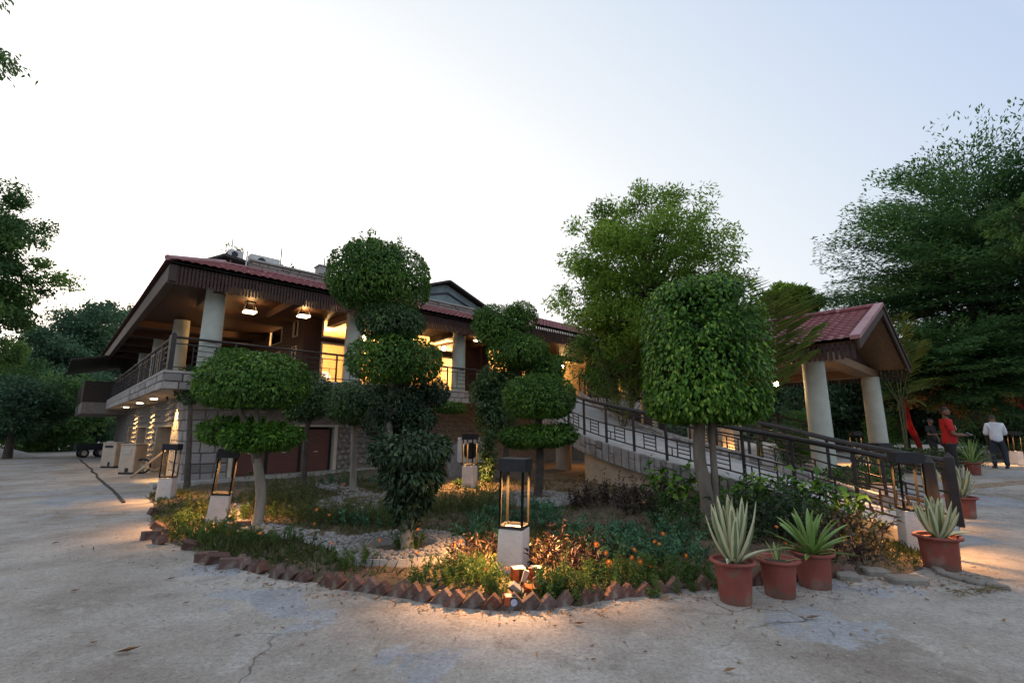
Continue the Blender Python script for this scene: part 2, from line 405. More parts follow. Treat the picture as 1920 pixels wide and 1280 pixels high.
# gravel heap at the far left
hp = PZ(10, 858); hv = []; hf = []
nr, na = 10, 28
for i in range(nr + 1):
    r = i / nr
    for k in range(na):
        a = 2 * math.pi * k / na; x = r * 3.2 * math.cos(a); y = r * 2.2 * math.sin(a)
        z = .55 * (1 - sstep(0, 1, r)) + .12 * mnoise.noise((x, y, 2)) * (1 - r) - .03
        hv.append((x, y, float(z)))
for i in range(nr):
    for k in range(na): hf.append((i * na + k, i * na + (k + 1) % na, (i + 1) * na + (k + 1) % na, (i + 1) * na + k))
o = MB().add(hv, hf).build('gravel_heap', M_sand, smooth=True, loc=(hp.x - 2.0, hp.y + 1, 0))
tag(o, 'low grey heap of gravel at the far left edge of the yard', 'gravel heap')
# strip of small pavers across the plaza on the right
ps = thing('paver_strip', 'row of small brick pavers crossing the concrete plaza beside the people', 'paving strip', PG(1815, 916))
ps['kind'] = 'structure'
d_ = (PG(1930, 905) - PG(1815, 916)); n_ = 22
pm = MB().box(-.15, .15, -.09, .09, -.03, .022).mesh('brick', bevel=.012); pm.materials.append(mat('tan_paver', (.34, .26, .19), (.25, .19, .14), rough=.9, scale=8, bump=.3, objvar=.15))
for k in range(n_):
    for j in range(2):
        q = d_ * (k / n_ * 1.3) + Vector((-d_.y, d_.x, 0)).normalized() * (j * .2)
        w = ps.location + q
        link_mesh('paver', pm, None, ps, loc=(q.x, q.y, float(ground_z(w.x, w.y)) - ps.location.z + random.uniform(-.004, .004)),
                  rot=(0, 0, math.atan2(d_.y, d_.x) + random.uniform(-.04, .04)), scale=(d_.length * 1.3 / n_ / .31, 1, 1))

# ------------------------------------------------------------------ brick edging of the bed
bm_ = MB().box(-.11, .11, -.037, .037, -.055, .055).mesh('brick', bevel=.006); bm_.materials.append(M_brick)
ed = thing('brick_edging', 'row of bricks set on edge as a sawtooth border round the flower bed', 'brick edging', edge[11])
path = [Vector((p.x, p.y, 0)) for p in edge[5:19]]
seg = [0]
for a, b in zip(path[:-1], path[1:]): seg.append(seg[-1] + (b - a).length)
def along(s):
    for i in range(len(path) - 1):
        if s <= seg[i + 1]:
            f = (s - seg[i]) / (seg[i + 1] - seg[i]); return path[i].lerp(path[i + 1], f), (path[i + 1] - path[i]).normalized()
    return path[-1], (path[-1] - path[-2]).normalized()
s_ = .1
while s_ < seg[-1] - .05:
    p, d = along(s_); az = math.atan2(d.y, d.x)
    dz = random.uniform(-.02, .012); tilt = R(-42 + random.uniform(-9, 9))
    if random.random() < .06: s_ += .16; continue
    l = p - ed.location
    b = link_mesh('brick', bm_, None, ed, loc=(l.x + random.uniform(-.02, .02), l.y + random.uniform(-.02, .02), .028 + dz))
    b.rotation_euler = (Matrix.Rotation(az + random.uniform(-.10, .10), 3, 'Z') @ Matrix.Rotation(random.uniform(-.16, .10), 3, 'X') @ Matrix.Rotation(tilt, 3, 'Y')).to_euler()
    s_ += .158 + random.uniform(-.006, .02)
loose = [((300, 992), .07, (.2, .6, .4), 'topmost brick of the tumbled pile below the far left lantern'),
         ((283, 1003), .05, (0, .1, 1.2), 'rounded broken brick at the foot of the tumbled pile on the left'),
         ((300, 1012), .05, (.1, -.3, -.5), 'tumbled brick lying on the road side of the pile at the left corner'),
         ((312, 1000), .05, (.1, .2, 2.2), 'tumbled brick half buried in weeds behind the pile at the left corner'),
         ((362, 1022), .05, (.5, .3, .5), 'single brick standing askew on the bed border below the left lantern'),
         ((387, 1044), .05, (.1, 0, .2), 'first fallen brick of three left of the sawtooth edging'),
         ((408, 1047), .055, (.5, .2, .9), 'brick tipped over the middle of three fallen ones left of the edging'),
         ((433, 1055), .045, (0, .1, .5), 'large fallen brick touching the left end of the sawtooth edging'),
         ((425, 994), .10, (.0, .05, .35), 'pale brick lying in the bed right of the left lantern pedestal'),
         ((453, 990), .10, (.0, .05, .35), 'pale brick lying in the bed nearest the mushroom tree trunk'),
         ((290, 962), .06, (.1, .5, 1.4), 'dark brick leaning at the base of the far left lantern')]
for (q, z, r_, lb) in loose:
    p = PZ(q[0], q[1], .05); o = link_mesh('loose_brick', bm_, None, None, loc=(p.x, p.y, z), rot=r_, scale=(1.1, 1.2, 1.1)); tag(o, lb, 'brick', 'loose bricks round the bed')

# ------------------------------------------------------------------ cobbled rings and pebble paths
def pebble(seed, flat=.5):
    bm = bmesh.new(); bmesh.ops.create_icosphere(bm, subdivisions=1, radius=1)
    for v in bm.verts:
        k = 1 + .34 * mnoise.noise(v.co * 1.3 + Vector((seed * 3.1, 0, 0))); v.co = Vector((v.co.x * k, v.co.y * k, v.co.z * flat))
    me = bpy.data.meshes.new('stone'); bm.to_mesh(me); bm.free()
    for p in me.polygons: p.use_smooth = True
    return me
PEB = [pebble(k) for k in range(6)]
for m_ in PEB: m_.materials.append(M_cobble)
RIV = [pebble(k + 9, .5) for k in range(6)]
for m_ in RIV: m_.materials.append(M_river)
def joined_pebbles(name, items, meshes, mt, parent=None, inv=None):   # items: (pos, radius, rz)
    allv, allt, n = [], [], 0
    for k, (p, r, rz) in enumerate(items):
        me = meshes[k % len(meshes)]; co = np.empty(len(me.vertices) * 3); me.vertices.foreach_get('co', co); co = co.reshape(-1, 3)
        c, s = math.cos(rz), math.sin(rz); M3 = np.array([[c, -s, 0], [s, c, 0], [0, 0, 1]])
        rr = np.array(r if hasattr(r, '__len__') else (r, r, r))
        allv.append((co * rr) @ M3.T + np.array(p)); t = np.array([list(q.vertices) for q in me.polygons]); allt.append(t + n); n += len(co)
    o = np_mesh(name, np.concatenate(allv), np.concatenate(allt), mt, parent)
    for q in o.data.polygons: q.use_smooth = True
    return o
def cobble_ring(c, r0, r1, h, label, st=.085, individual=True):
    root = thing('cobble_ring', label, 'stone ring', c)
    root['kind'] = 'structure'
    m = MB(); n = 40; vs = []; fs = []
    prof = [(r0, -.1), (r0, h - .02), (r1, h - .02), (r1 + .02, -.1)]
    for r, z in prof:
        for k in range(n): vs.append((r * math.cos(2 * math.pi * k / n), r * math.sin(2 * math.pi * k / n), z))
    for i in range(3):
        for k in range(n): fs.append((i * n + k, i * n + (k + 1) % n, (i + 1) * n + (k + 1) % n, (i + 1) * n + k))
    m.add(vs, fs).build('kerb', M_concrete, root)
    items = []; r = r0 + st * .5
    while r < r1 - st * .25:
        k_ = int(2 * math.pi * r / st)
        for k in range(k_):
            a = 2 * math.pi * (k + random.uniform(-.2, .2)) / k_ + r * 9
            rr = r + random.uniform(-.012, .012)
            items.append(((rr * math.cos(a), rr * math.sin(a), h - .012 + random.uniform(-.008, .008)), st * random.uniform(.46, .6), random.uniform(0, 6)))
        r += st * .88
    if individual:
        for k, (p, r, rz) in enumerate(items): link_mesh('stone', PEB[k % 6], None, root, loc=p, rot=(0, 0, rz), scale=(r, r * .8, r))
    else:
        o = joined_pebbles('stones', items, PEB, M_cobble, root); o['kind'] = 'stuff'
    return root
T2P = PB(765, 1030); T4P = PB(1006, 934)
cobble_ring((T2P.x - .08, T2P.y, .04), .42, .80, .12, 'raised round ring of grey cobbles at the foot of the tall front topiary', .082)
cobble_ring((T4P.x - .05, T4P.y, .16), .42, .82, .09, 'flat round ring of cobbles beneath the double domed topiary by the ramp', .085, False)
ring3 = PB(690, 940); cobble_ring((ring3.x, ring3.y, .12), .5, .95, .09, 'wide half hidden cobble ring behind the tall topiaries', .09, False)
items = []
def path_px(pts, w, n):
    ws = [PB(*q) for q in pts]
    for k in range(n):
        i = random.randrange(len(ws) - 1); p = ws[i].lerp(ws[i + 1], random.random())
        d = (ws[i + 1] - ws[i]).normalized(); q = p + Vector((-d.y, d.x, 0)) * random.uniform(-w, w)
        items.append(((q.x, q.y, bed_z(q.x, q.y) + .004), random.uniform(.022, .055), random.uniform(0, 6)))
path_px([(660, 1022), (590, 1006), (520, 995), (440, 985), (412, 968), (440, 945)], .30, 900)
path_px([(720, 945), (640, 915), (600, 905)], .35, 260)
o = joined_pebbles('pebble_path', items, PEB, M_cobble); tag(o, kind='stuff')
# ------------------------------------------------------------------ the building (local axes: x along the front, y inwards, z up; origin at the terrace corner)
ZF, ZS = 3.05, 2.62           # terrace floor, soffit
bld = thing('two_storey_building', 'two storey stone lodge with a lit upper room, deep terrace and red tiled eaves', 'building', B0, ANG)
def P_(mb, name, m, parent=None, **k): return mb.build(name, m, parent or bld, **k)

sl = MB()
sl.box(.06, 14.0, .06, 1.7, ZS, ZF); sl.box(.06, 1.1, 1.7, 17.8, ZS, ZF); sl.box(1.1, 20, 1.7, 17.8, ZS + .02, ZF)
P_(sl, 'terrace_slab', M_plaster)
M_bounce_cut = mat('dark_bounce_cut', (.10, .07, .055), (.065, .045, .036), rough=.5, scale=3)  # dark sheet added over the slab top to cut light bouncing onto the ceiling
P_(MB().box(.31, 13.9, .31, 2.49, ZF + .024, ZF + .034).box(.31, 4.39, 2.49, 17.7, ZF + .024, ZF + .034), 'bounce_cut_sheet', M_bounce_cut)
P_(MB().box(-.03, 14.0, -.03, .3, ZF + .002, ZF + .07).box(-.03, .3, .3, 17.85, ZF + .002, ZF + .07), 'coping', M_concrete, bevel=.01)
# stone facing of the slab edge: each stone of the near stretch is its own block
stn = [MB().box(-.5, .5, 0, .09, -.5, .5).mesh('stone', bevel=.035) for _ in range(3)]
for m_ in stn:
    m_.materials.append(M_stone)
    for v in m_.vertices: v.co += Vector((random.uniform(-.02, .02), random.uniform(-.012, .012), random.uniform(-.02, .02)))
def face_row(x0, x1, z0, h, face, far=False, wmin=.26, wmax=.5, parent=None, off=-.03):
    x = x0; far_b = MB()
    while x < x1 - .05:
        w = min(random.uniform(wmin, wmax), x1 - x)
        d = off + random.uniform(-.012, .012)
        if face == 'front': loc, rot = (x + w / 2, d, z0 + h / 2), (0, 0, 0)
        else: loc, rot = (d, x + w / 2, z0 + h / 2), (0, 0, -R(90))
        if far:
            if face == 'front': far_b.box(x + .012, x + w - .012, d, .07, z0 + .01, z0 + h - .01)
            else: far_b.box(d, .07, x + .012, x + w - .012, z0 + .01, z0 + h - .01)
        else:
            o = link_mesh('stone', random.choice(stn), None, parent or bld, loc=loc, rot=rot, scale=(w - .02, 1, h - .02))
            if face == 'left': o.rotation_euler = (0, 0, R(-90)); o.location = (d, x + w / 2, z0 + h / 2)
        x += w
    return far_b
for row in range(2):
    face_row(0.0, 1.7, ZS + row * .215, .215, 'front'); face_row(8.9, 12.6, ZS + row * .215, .215, 'front')
    face_row(0.06, 7.5, ZS + row * .215, .215, 'left')
    fb = face_row(1.7, 8.9, ZS + row * .215, .215, 'front', True); o = P_(fb, 'stones', M_stone); o['kind'] = 'stuff'
    fb = face_row(7.5, 17.8, ZS + row * .215, .215, 'left', True); o = P_(fb, 'stones', M_stone); o['kind'] = 'stuff'

# ground floor walls (left facade x=.96, front y=1.6)
LW, FW = .96, 1.6
nic = [(4.05, 7.3), (9.95, 12.9), (14.85, 16.6)]
w = MB(); y0 = FW
for a, b in nic:
    w.box(LW, LW + .35, y0, a, -.2, ZS); w.box(LW, LW + .35, a, b, 1.68, ZS); y0 = b
w.box(LW, LW + .35, y0, 24, -.2, ZS)
w.box(LW + .35, 2.15, FW, FW + .35, -.2, ZS); w.box(2.15, 5.48, FW, FW + .35, 1.66, ZS); w.box(5.48, 20, FW, FW + .35, -.2, ZS)
P_(w, 'wall', M_mortar)
for a, b in nic:                                     # deep plastered door niches
    m = MB(); d = .95
    m.box(LW - .03, LW + d, a - .05, a + .1, -.1, 1.66); m.box(LW - .03, LW + d, b - .1, b + .05, -.1, 1.66)
    m.box(LW - .03, LW + d, a - .05, b + .05, 1.662, 1.72)
    nb = P_(m, 'door_niche', M_plaster, bevel=.01)
    P_(MB().box(LW + d, LW + d + .06, a + .1, b - .1, -.1, 1.66), 'door', M_wood, nb)
# front doorway with pale frame and three sliding panels
m = MB(); m.box(5.40, 5.52, FW - .06, FW + .3, .05, 1.66); m.box(2.1, 2.22, FW - .06, FW + .3, .05, 1.66); m.box(2.1, 5.52, FW - .06, FW + .3, 1.662, 1.73)
P_(m, 'door_frame', M_frame, bevel=.008)
M_shut = mat('reddish_shutter', (.16, .065, .05), (.10, .042, .034), rough=.6, scale=3, bump=.15, stretch=(1, 1, 10))
for k in range(3):
    a = 2.24 + k * 1.05; sp = P_(MB().box(a, a + .95, FW + .12, FW + .17, .12, 1.58), 'sliding_panel', M_shut, bevel=.01)
    P_(MB().box(a + .42, a + .56, FW + .095, FW + .118, .80, .825), 'handle', M_white, sp)
    P_(MB().box(a + .95, a + 1.05, FW + .16, FW + .22, .1, 1.62), 'mullion', M_black)
P_(MB().box(2.2, 5.45, FW + .6, FW + .65, 0, 1.7), 'back_panel', M_black)
# corner pillar of squared blocks
z = 0.0
while z < ZS - .1:
    h = min(random.uniform(.24, .36), ZS - z)
    x = LW - .02
    while x < 2.02:
        ww = min(random.uniform(.28, .5), 2.08 - x)
        link_mesh('stone', random.choice(stn), None, bld, loc=(x + ww / 2, FW - .05, z + h / 2), scale=(ww - .022, 1, h - .022)); x += ww
    y = FW - .02
    while y < 3.9:
        ww = min(random.uniform(.3, .6), 3.95 - y)
        o = link_mesh('stone', random.choice(stn), None, bld, loc=(LW - .05, y + ww / 2, z + h / 2), scale=(ww - .022, 1, h - .022)); o.rotation_euler = (0, 0, R(-90)); y += ww
    z += h
# rounded river stones set in the front wall (single stones where they are near), joined ones farther on
def river(x0, x1, z0, z1, st): 
    out = []; z = z0 + st / 2; row = 0
    while z < z1 - st * .2:
        x = x0 + st * .5 * (1 + row % 2 * .9)
        while x < x1 - st * .3:
            out.append((x + random.uniform(-.03, .03), z + random.uniform(-.03, .03), st * random.uniform(.42, .56))); x += st * random.uniform(.95, 1.15)
        z += st * .86; row += 1
    return out
for x, z, r in river(5.55, 8.3, .1, 1.9, .215):
    link_mesh('stone', random.choice(RIV), None, bld, loc=(x, FW - .012, z), rot=(R(90), random.uniform(-.5, .5), 0), scale=(r, r * random.uniform(.75, 1), .12 + r * .2))
it = [((x, FW - .01, z), (r, .07, r * .9), 0) for x, z, r in river(8.3, 13, .1, ZS, .22)] + [((x, FW - .01, z), (r, .07, r * .85), 0) for x, z, r in river(2.1, 8.3, 1.75, ZS, .22)]
y0 = 3.95
for a, b in nic + [(17.9, 18)]:
    it += [((LW - .005, x, z), (.085, r, r * .9), 0) for x, z, r in river(y0, a - .05, .0, ZS, .25)]
    it += [((LW - .005, x, z), (.085, r, r * .9), 0) for x, z, r in river(a, b, 1.75, ZS, .25)] if a < 17 else []
    y0 = b + .05
o = joined_pebbles('stones', it, RIV, M_river, bld); o['kind'] = 'stuff'

# upper room: dark walls with lit openings
RT, RS, ZC = 4.4, 2.5, 5.98
def wall_with_holes(x0, x1, z0, z1, holes, y0, y1, swap=False):
    m = MB(); xs = sorted({x0, x1, *[h[0] for h in holes], *[h[1] for h in holes]}); zs = sorted({z0, z1, *[h[2] for h in holes], *[h[3] for h in holes]})
    for a, b in zip(xs[:-1], xs[1:]):
        for c, d in zip(zs[:-1], zs[1:]):
            mx_, mz = (a + b) / 2, (c + d) / 2
            if any(h[0] < mx_ < h[1] and h[2] < mz < h[3] for h in holes): continue
            if swap: m.box(y0, y1, a, b, c, d)
            else: m.box(a, b, y0, y1, c, d)
    return m
fh = [(5.05, 8.3, 3.28, 4.86), (5.05, 8.3, 5.04, 5.80), (9.0, 11.35, 3.28, 4.90), (9.0, 11.35, 5.12, 5.86)]
lh = [(4.95, 6.45, 5.08, 5.84), (4.95, 6.45, 3.5, 4.72), (3.18, 3.66, 5.08, 5.86), (3.18, 3.66, 3.3, 4.72), (9, 11, 3.5, 4.8)]
P_(wall_with_holes(RT, 13.0, ZF, 6.3, fh, RS, RS + .2), 'upper_wall', M_wall)
P_(wall_with_holes(RS + .2, 17.0, ZF, 6.3, lh, RT, RT + .05, True), 'upper_wall', M_wall)
P_(MB().box(RT + .06, 12.98, 8.0, 8.1, ZF, 6.3).box(RT + .06, 12.98, RS + .2, 8.0, ZC - .04, ZC).box(RT + .06, 12.98, RS + .2, 8.0, ZF + .002, ZF + .02).box(12.9, 12.98, RS + .2, 8.0, ZF, ZC).box(8.35, 8.5, 4.6, 8.0, ZF, ZC), 'interior_wall', M_cream)
def glass():
    m, t, p = newmat('window_glass'); N = t.nodes
    tr = N.new('ShaderNodeBsdfTransparent'); gl = N.new('ShaderNodeBsdfGlossy'); gl.inputs['Roughness'].default_value = .03
    fr = N.new('ShaderNodeFresnel'); fr.inputs['IOR'].default_value = 1.45; ms = N.new('ShaderNodeMixShader')
    t.links.new(fr.outputs[0], ms.inputs[0]); t.links.new(tr.outputs[0], ms.inputs[1]); t.links.new(gl.outputs[0], ms.inputs[2])
    out = [n for n in N if n.type == 'OUTPUT_MATERIAL'][0]; t.links.new(ms.outputs[0], out.inputs['Surface']); return m
M_glass = glass()
def window(a, b, c, d, front=True, bars=1):
    m = MB(); f = .06 if front else .035
    def bx(x0, x1, z0, z1, y0=-.03, y1=.1):
        if front: m.box(x0, x1, RS + y0, RS + y1, z0, z1)
        else: m.box(RT + y0 - .004, RT + .054, x0, x1, z0, z1)
    bx(a, a + f, c, d); bx(b - f, b, c, d); bx(a + f, b - f, c, c + f); bx(a + f, b - f, d - f, d)
    for k in range(1, bars + 1):
        x = a + (b - a) * k / (bars + 1); bx(x - .025, x + .025, c + f, d - f)
    wn = P_(m, 'window', M_frame)
    g = MB()
    if front: g.box(a + f, b - f, RS + .05, RS + .058, c + f, d - f)
    else: g.box(RT + .01, RT + .018, a + f, b - f, c + f, d - f)
    P_(g, 'pane', M_glass, wn)
for h in fh: window(*h, True, 0 if h[0] > 8.9 else 1)
for h in lh: window(*h, False, 0)
# columns
for (t, s) in ((1.05, .45), (5.36, .45), (10.05, .45), (1.1, 5.9), (1.1, 10.8), (1.1, 15.6)):
    P_(MB().lathe([(.285, ZF + .005), (.275, 4.2), (.255, 5.62)], 28), 'column', M_column, smooth=True, loc=(t, s, 0))

# roof: hipped skirt of red tile sheet round the two open sides, ceiling, beams, valance
EZ, SLP, DEP, ET, ES = 5.94, .42, 1.65, -.35, -.6     # eave height, slope, depth, eave lines
def tile_sheet(x0, x1, front, steps=7, pitch=.21, cut=None):
    vs = []; fs = []; n = int((x1 - x0) / (pitch / 6)); rows = []
    for j in range(steps):
        for e in (0, 1):
            d = DEP * (j + e * .98) / steps; lift = .045 * (1 - e) + .004
            row = []
            for i in range(n + 1):
                x = x0 + (x1 - x0) * i / n
                x = max(x, (ET if front else ES) + d)
                if cut and front: x = min(x, cut)
                wv = .034 * abs(math.sin(math.pi * x / pitch)) ** .7
                z = EZ + d * SLP + lift + wv
                row.append(len(vs)); vs.append((x, ES + d, z) if front else (ET + d, x, z))
            rows.append(row)
    for a, b in zip(rows[:-1], rows[1:]):
        for i in range(n): fs.append((a[i], a[i + 1], b[i + 1], b[i]))
    return MB().add(vs, fs)
o = P_(tile_sheet(ET, 12.3, True), 'roof', M_roof); o = P_(tile_sheet(ES, 23.5, False), 'roof', M_roof)
P_(MB().tube([(ET, ES, EZ + .06), (ET + DEP, ES + DEP, EZ + DEP * SLP + .07)], .075, 8).bar((ET + DEP - .1, ES + DEP, EZ + DEP * SLP + .05), (12.3, ES + DEP, EZ + DEP * SLP + .05), .22, .05).bar((ET + DEP, ES + DEP, EZ + DEP * SLP + .05), (ET + DEP, 23.5, EZ + DEP * SLP + .05), .22, .05), 'ridge_cap', M_ridge)
un = MB()                                            # boarding right under the sheets
zi = EZ + DEP * SLP - .04
un.add([(ET + .03, ES + .03, EZ - .03), (12.3, ES + .03, EZ - .03), (12.3, ES + DEP, zi), (ET + DEP, ES + DEP, zi), (ET + DEP, 23.5, zi), (ET + .03, 23.5, EZ - .03)],
       [(0, 1, 2, 3), (0, 3, 4, 5)])
P_(un, 'roof_boarding', M_roofun)
P_(MB().box(ET + DEP - .05, 13, ES + DEP - .05, 23.4, zi - .15, zi + .0), 'flat_roof', M_concrete)
P_(MB().box(-.06, RT, 2.49, 23, 5.70, 5.74).box(-.06, 13, -.32, 2.49, 5.70, 5.74), 'ceiling', M_ceil)
for t in (1.05, 3.2, 5.36, 7.7, 10.05, 12.2): P_(MB().box(t - .13, t + .13, -.25, RS - .004, 5.46, 5.697), 'ceiling_beam', M_wood)
for s in (7.4, 9.9, 12.6, 15.3, 18): P_(MB().box(-.05, RT - .004, s - .13, s + .13, 5.46, 5.697), 'ceiling_beam', M_wood)
P_(MB().box(-.26, -.07, -.5, 23.4, 5.42, 5.88), 'fascia_beam', M_fascia, bevel=.01)
P_(MB().box(-.06, 12.3, -.42, -.33, 5.60, 5.90), 'fascia_beam', M_slat, bevel=.01)
va = MB(); x = -.26
while x < 12.25:
    va.box(x, x + .052, -.475 + random.uniform(-.004, .004), -.45, 5.36 + random.uniform(-.012, .012), 5.88); x += .088
va.box(-.26, 12.25, -.448, -.425, 5.74, 5.80)
o = P_(va, 'valance_slats', M_slat); o['kind'] = 'stuff'
# roof terrace: parapet of thin stones, stair head, gabled shed
P_(MB().box(2.3, 12.0, 2.05, 2.3, 6.6, 7.26), 'parapet_wall', M_mortar)
pm_ = MB(); z = 6.6
while z < 7.2:
    x = 2.3
    while x < 12.0:
        ww = min(random.uniform(.22, .5), 12.0 - x); pm_.box(x + .012, x + ww - .012, 2.0 + random.uniform(-.018, .018), 2.06, z + .012, z + .095); x += ww
    z += .107
M_pst = mat('thin_parapet_stone', (.33, .26, .23), (.17, .13, .115), rough=.9, scale=2.4, bump=.4)
o = P_(pm_, 'stones', M_pst); o['kind'] = 'stuff'
P_(MB().box(2.2, 12.1, 1.96, 2.36, 7.262, 7.33), 'parapet_coping', M_concrete, bevel=.01)
P_(MB().box(4.55, 4.95, 1.9, 2.35, 7.33, 7.62).box(4.5, 5.0, 1.86, 2.4, 7.62, 7.68), 'parapet_pier', M_concrete, bevel=.01)
sh = MB(); sh.box(1.4, 3.6, 5.2, 8, 6.7, 7.75)
P_(sh, 'stair_head', M_roofun)
P_(MB().add([(1.0, 4.7, 7.62), (2.0, 4.7, 8.22), (3.9, 4.7, 7.98), (1.0, 8, 7.62), (2.0, 8, 8.22), (3.9, 8, 7.98), (1.0, 4.7, 7.54), (2.0, 4.7, 8.12), (3.9, 4.7, 7.90), (1.0, 8, 7.54), (2.0, 8, 8.12), (3.9, 8, 7.9)],
   [(0, 1, 4, 3), (1, 2, 5, 4), (6, 9, 10, 7), (7, 10, 11, 8), (0, 6, 7, 1), (1, 7, 8, 2), (0, 3, 9, 6), (2, 8, 11, 5)]), 'stair_head_roof', M_roofun)
M_gable = mat('grey_green_painted_sheet', (.23, .29, .30), (.15, .19, .20), rough=.7, scale=2, bump=.1, spots=((.10, .12, .12), 3, .62))
g = MB(); A = [(8.3, 7.0), (13.9, 7.0), (13.9, 7.55), (11.15, 8.56), (8.3, 7.6)]
def prism(m, prof, y0, y1):
    n = len(prof); m.add([(x, y0, z) for x, z in prof] + [(x, y1, z) for x, z in prof], [tuple(range(n)), tuple(range(2 * n - 1, n - 1, -1))] + [(i, i + n, (i + 1) % n + n, (i + 1) % n) for i in range(n)])
    return m
prism(g, A, 3.0, 9); P_(g, 'gable_wall', M_gable)
P_(MB().bar((7.9, 2.7, 7.47), (11.15, 2.7, 8.67), .1, .09).bar((11.15, 2.7, 8.67), (14.3, 2.7, 7.5), .1, .09).bar((7.9, 6, 7.52), (11.15, 6, 8.72), 6.5, .05).bar((11.15, 6, 8.72), (14.3, 6, 7.55), 6.5, .05), 'gable_roof', M_roofun)
P_(MB().bar((9.6, 2.96, 7.72), (11.2, 2.96, 8.13), .05, .07).bar((11.2, 2.96, 8.13), (13.3, 2.96, 7.4), .05, .07), 'gable_trim', M_black)
# far end balcony block
P_(MB().box(-1.0, 1.5, 18.0, 26, 2.40, 3.0), 'end_balcony', M_mortar, bevel=.02)
P_(MB().box(-1.0, -.95, 18.0, 26, 3.0, 4.1).box(-.95, .96, 18.0, 18.06, 3.0, 4.1), 'balcony_parapet', M_dbalc)
P_(MB().box(.9, 4, 18.2, 26, 3.0, 5.9), 'balcony_room', M_wall)
P_(MB().add([(-1.7, 17.6, 5.15), (2.6, 17.6, 6.15), (2.6, 27, 6.15), (-1.7, 27, 5.15), (-1.7, 17.6, 5.07), (2.6, 17.6, 6.07), (2.6, 27, 6.07), (-1.7, 27, 5.07)], [(0, 1, 2, 3), (7, 6, 5, 4), (0, 4, 5, 1), (1, 5, 6, 2), (2, 6, 7, 3), (3, 7, 4, 0)]), 'balcony_roof', M_roofun)

# entrance wing behind the ramp
WS, WT = -1.6, 12.4
P_(MB().box(12.3, 31, -1.2, 1.58, ZS, ZF).box(12.62, 31, -1.9, -1.2, ZS, ZF), 'wing_slab', M_concrete)
P_(wall_with_holes(13.1, 31, -.2, 6.2, [(13.6, 15.2, 3.4, 5.6), (16.0, 17.6, 3.3, 5.5), (19.2, 23, 3.1, 5.6)], 2.6, 2.8), 'wing_wall', M_wall)
P_(MB().box(13.1, 31, 5.2, 5.3, ZF, 6.2).box(13.1, 31, 2.8, 5.2, 5.9, 6.0), 'interior_wall', M_cream)
P_(MB().box(17.55, 18.35, -.9, -.5, ZF, 6.0), 'dark_pillar', M_wall)
for t in (12.9, 19.6, 23.0, 27.0): P_(MB().lathe([(.27, ZF), (.25, 5.8)], 20), 'column', M_cream, smooth=True, loc=(t, .9 if t > 15 else -1.0, 0))
P_(MB().box(12.0, 31, -1.8, 2.59, 5.74, 5.80), 'wing_ceiling', M_ceil)
ET2, ES2 = 12.0, -2.1
vs = []; fs = []; rows = []
for j in range(10):
    for e in (0, 1):
        d = 4.2 * (j + e * .98) / 10; row = []
        for i in range(241):
            x = 12.0 + 19.4 * i / 240; x = max(x, 12.0 + d)
            row.append(len(vs)); vs.append((x, ES2 + d, 5.86 + d * .42 + .045 * (1 - e) + .034 * abs(math.sin(math.pi * x / .23)) ** .7))
        rows.append(row)
for a, b in zip(rows[:-1], rows[1:]):
    for i in range(240): fs.append((a[i], a[i + 1], b[i + 1], b[i]))
P_(MB().add(vs, fs), 'wing_roof', M_roof)
P_(MB().add([(12.0, ES2, 5.86), (16.2, ES2 + 4.2, 7.6), (16.2, 8, 7.6), (12.0, 8, 5.86)], [(0, 1, 2, 3)]), 'wing_roof', M_roof)
P_(MB().add([(12.03, ES2 + .03, 5.82), (31.4, ES2 + .03, 5.82), (31.4, ES2 + 4.2, 7.52), (16.2, ES2 + 4.2, 7.52), (16.2, 8, 7.52), (12.03, 8, 5.82)], [(0, 1, 2, 3), (0, 3, 4, 5)]).box(12.1, 12.3, -1.8, 8, 5.5, 5.85), 'wing_boarding', M_roofun)
va = MB(); x = 12.05
while x < 31: va.box(x, x + .075, -1.98, -1.95, 5.3 + random.uniform(-.01, .01), 5.85); x += .12
o = P_(va, 'valance_slats', M_slat); o['kind'] = 'stuff'

def lamp(name, kind, loc, energy, color=WARM, parent=None, size=.05, angle=None, blend=.5, direc=(0, 0, -1)):
    l = bpy.data.lights.new(name, kind); l.energy = energy; l.color = color
    if kind in ('POINT', 'SPOT'): l.shadow_soft_size = size
    if kind == 'SPOT': l.spot_size = R(angle); l.spot_blend = blend
    o = bpy.data.objects.new(name, l); COL.objects.link(o); o.location = loc
    o.rotation_euler = Vector(direc).to_track_quat('-Z', 'Y').to_euler()
    if parent is not None: o.parent = parent
    return o
# room lights (ceiling lamps seen through the upper panes)
M_bulb = emit('lit_bulb', (1, .80, .48), 22.0)
for (t, s) in ((5.9, 5.2), (7.6, 4.2), (10.2, 5.0), (11.8, 4.0)):
    P_(MB().lathe([(.02, 5.72), (.09, 5.66), (.11, 5.58), (.07, 5.50), (.01, 5.47)], 14), 'ceiling_lamp', M_bulb, smooth=True, loc=(t, s, 0))
    lamp('room_light', 'POINT', (t, s, 5.35), 270, (1, .60, .24), bld, .12)
for (t, s) in ((14.6, 4), (17.0, 4), (21, 4)): 
    P_(MB().lathe([(.02, 5.62), (.09, 5.56), (.09, 5.48), (.01, 5.42)], 12), 'ceiling_lamp', M_bulb, smooth=True, loc=(t, s, 0))
    lamp('room_light', 'POINT', (t, s, 5.3), 170, (1, .58, .22), bld, .12)
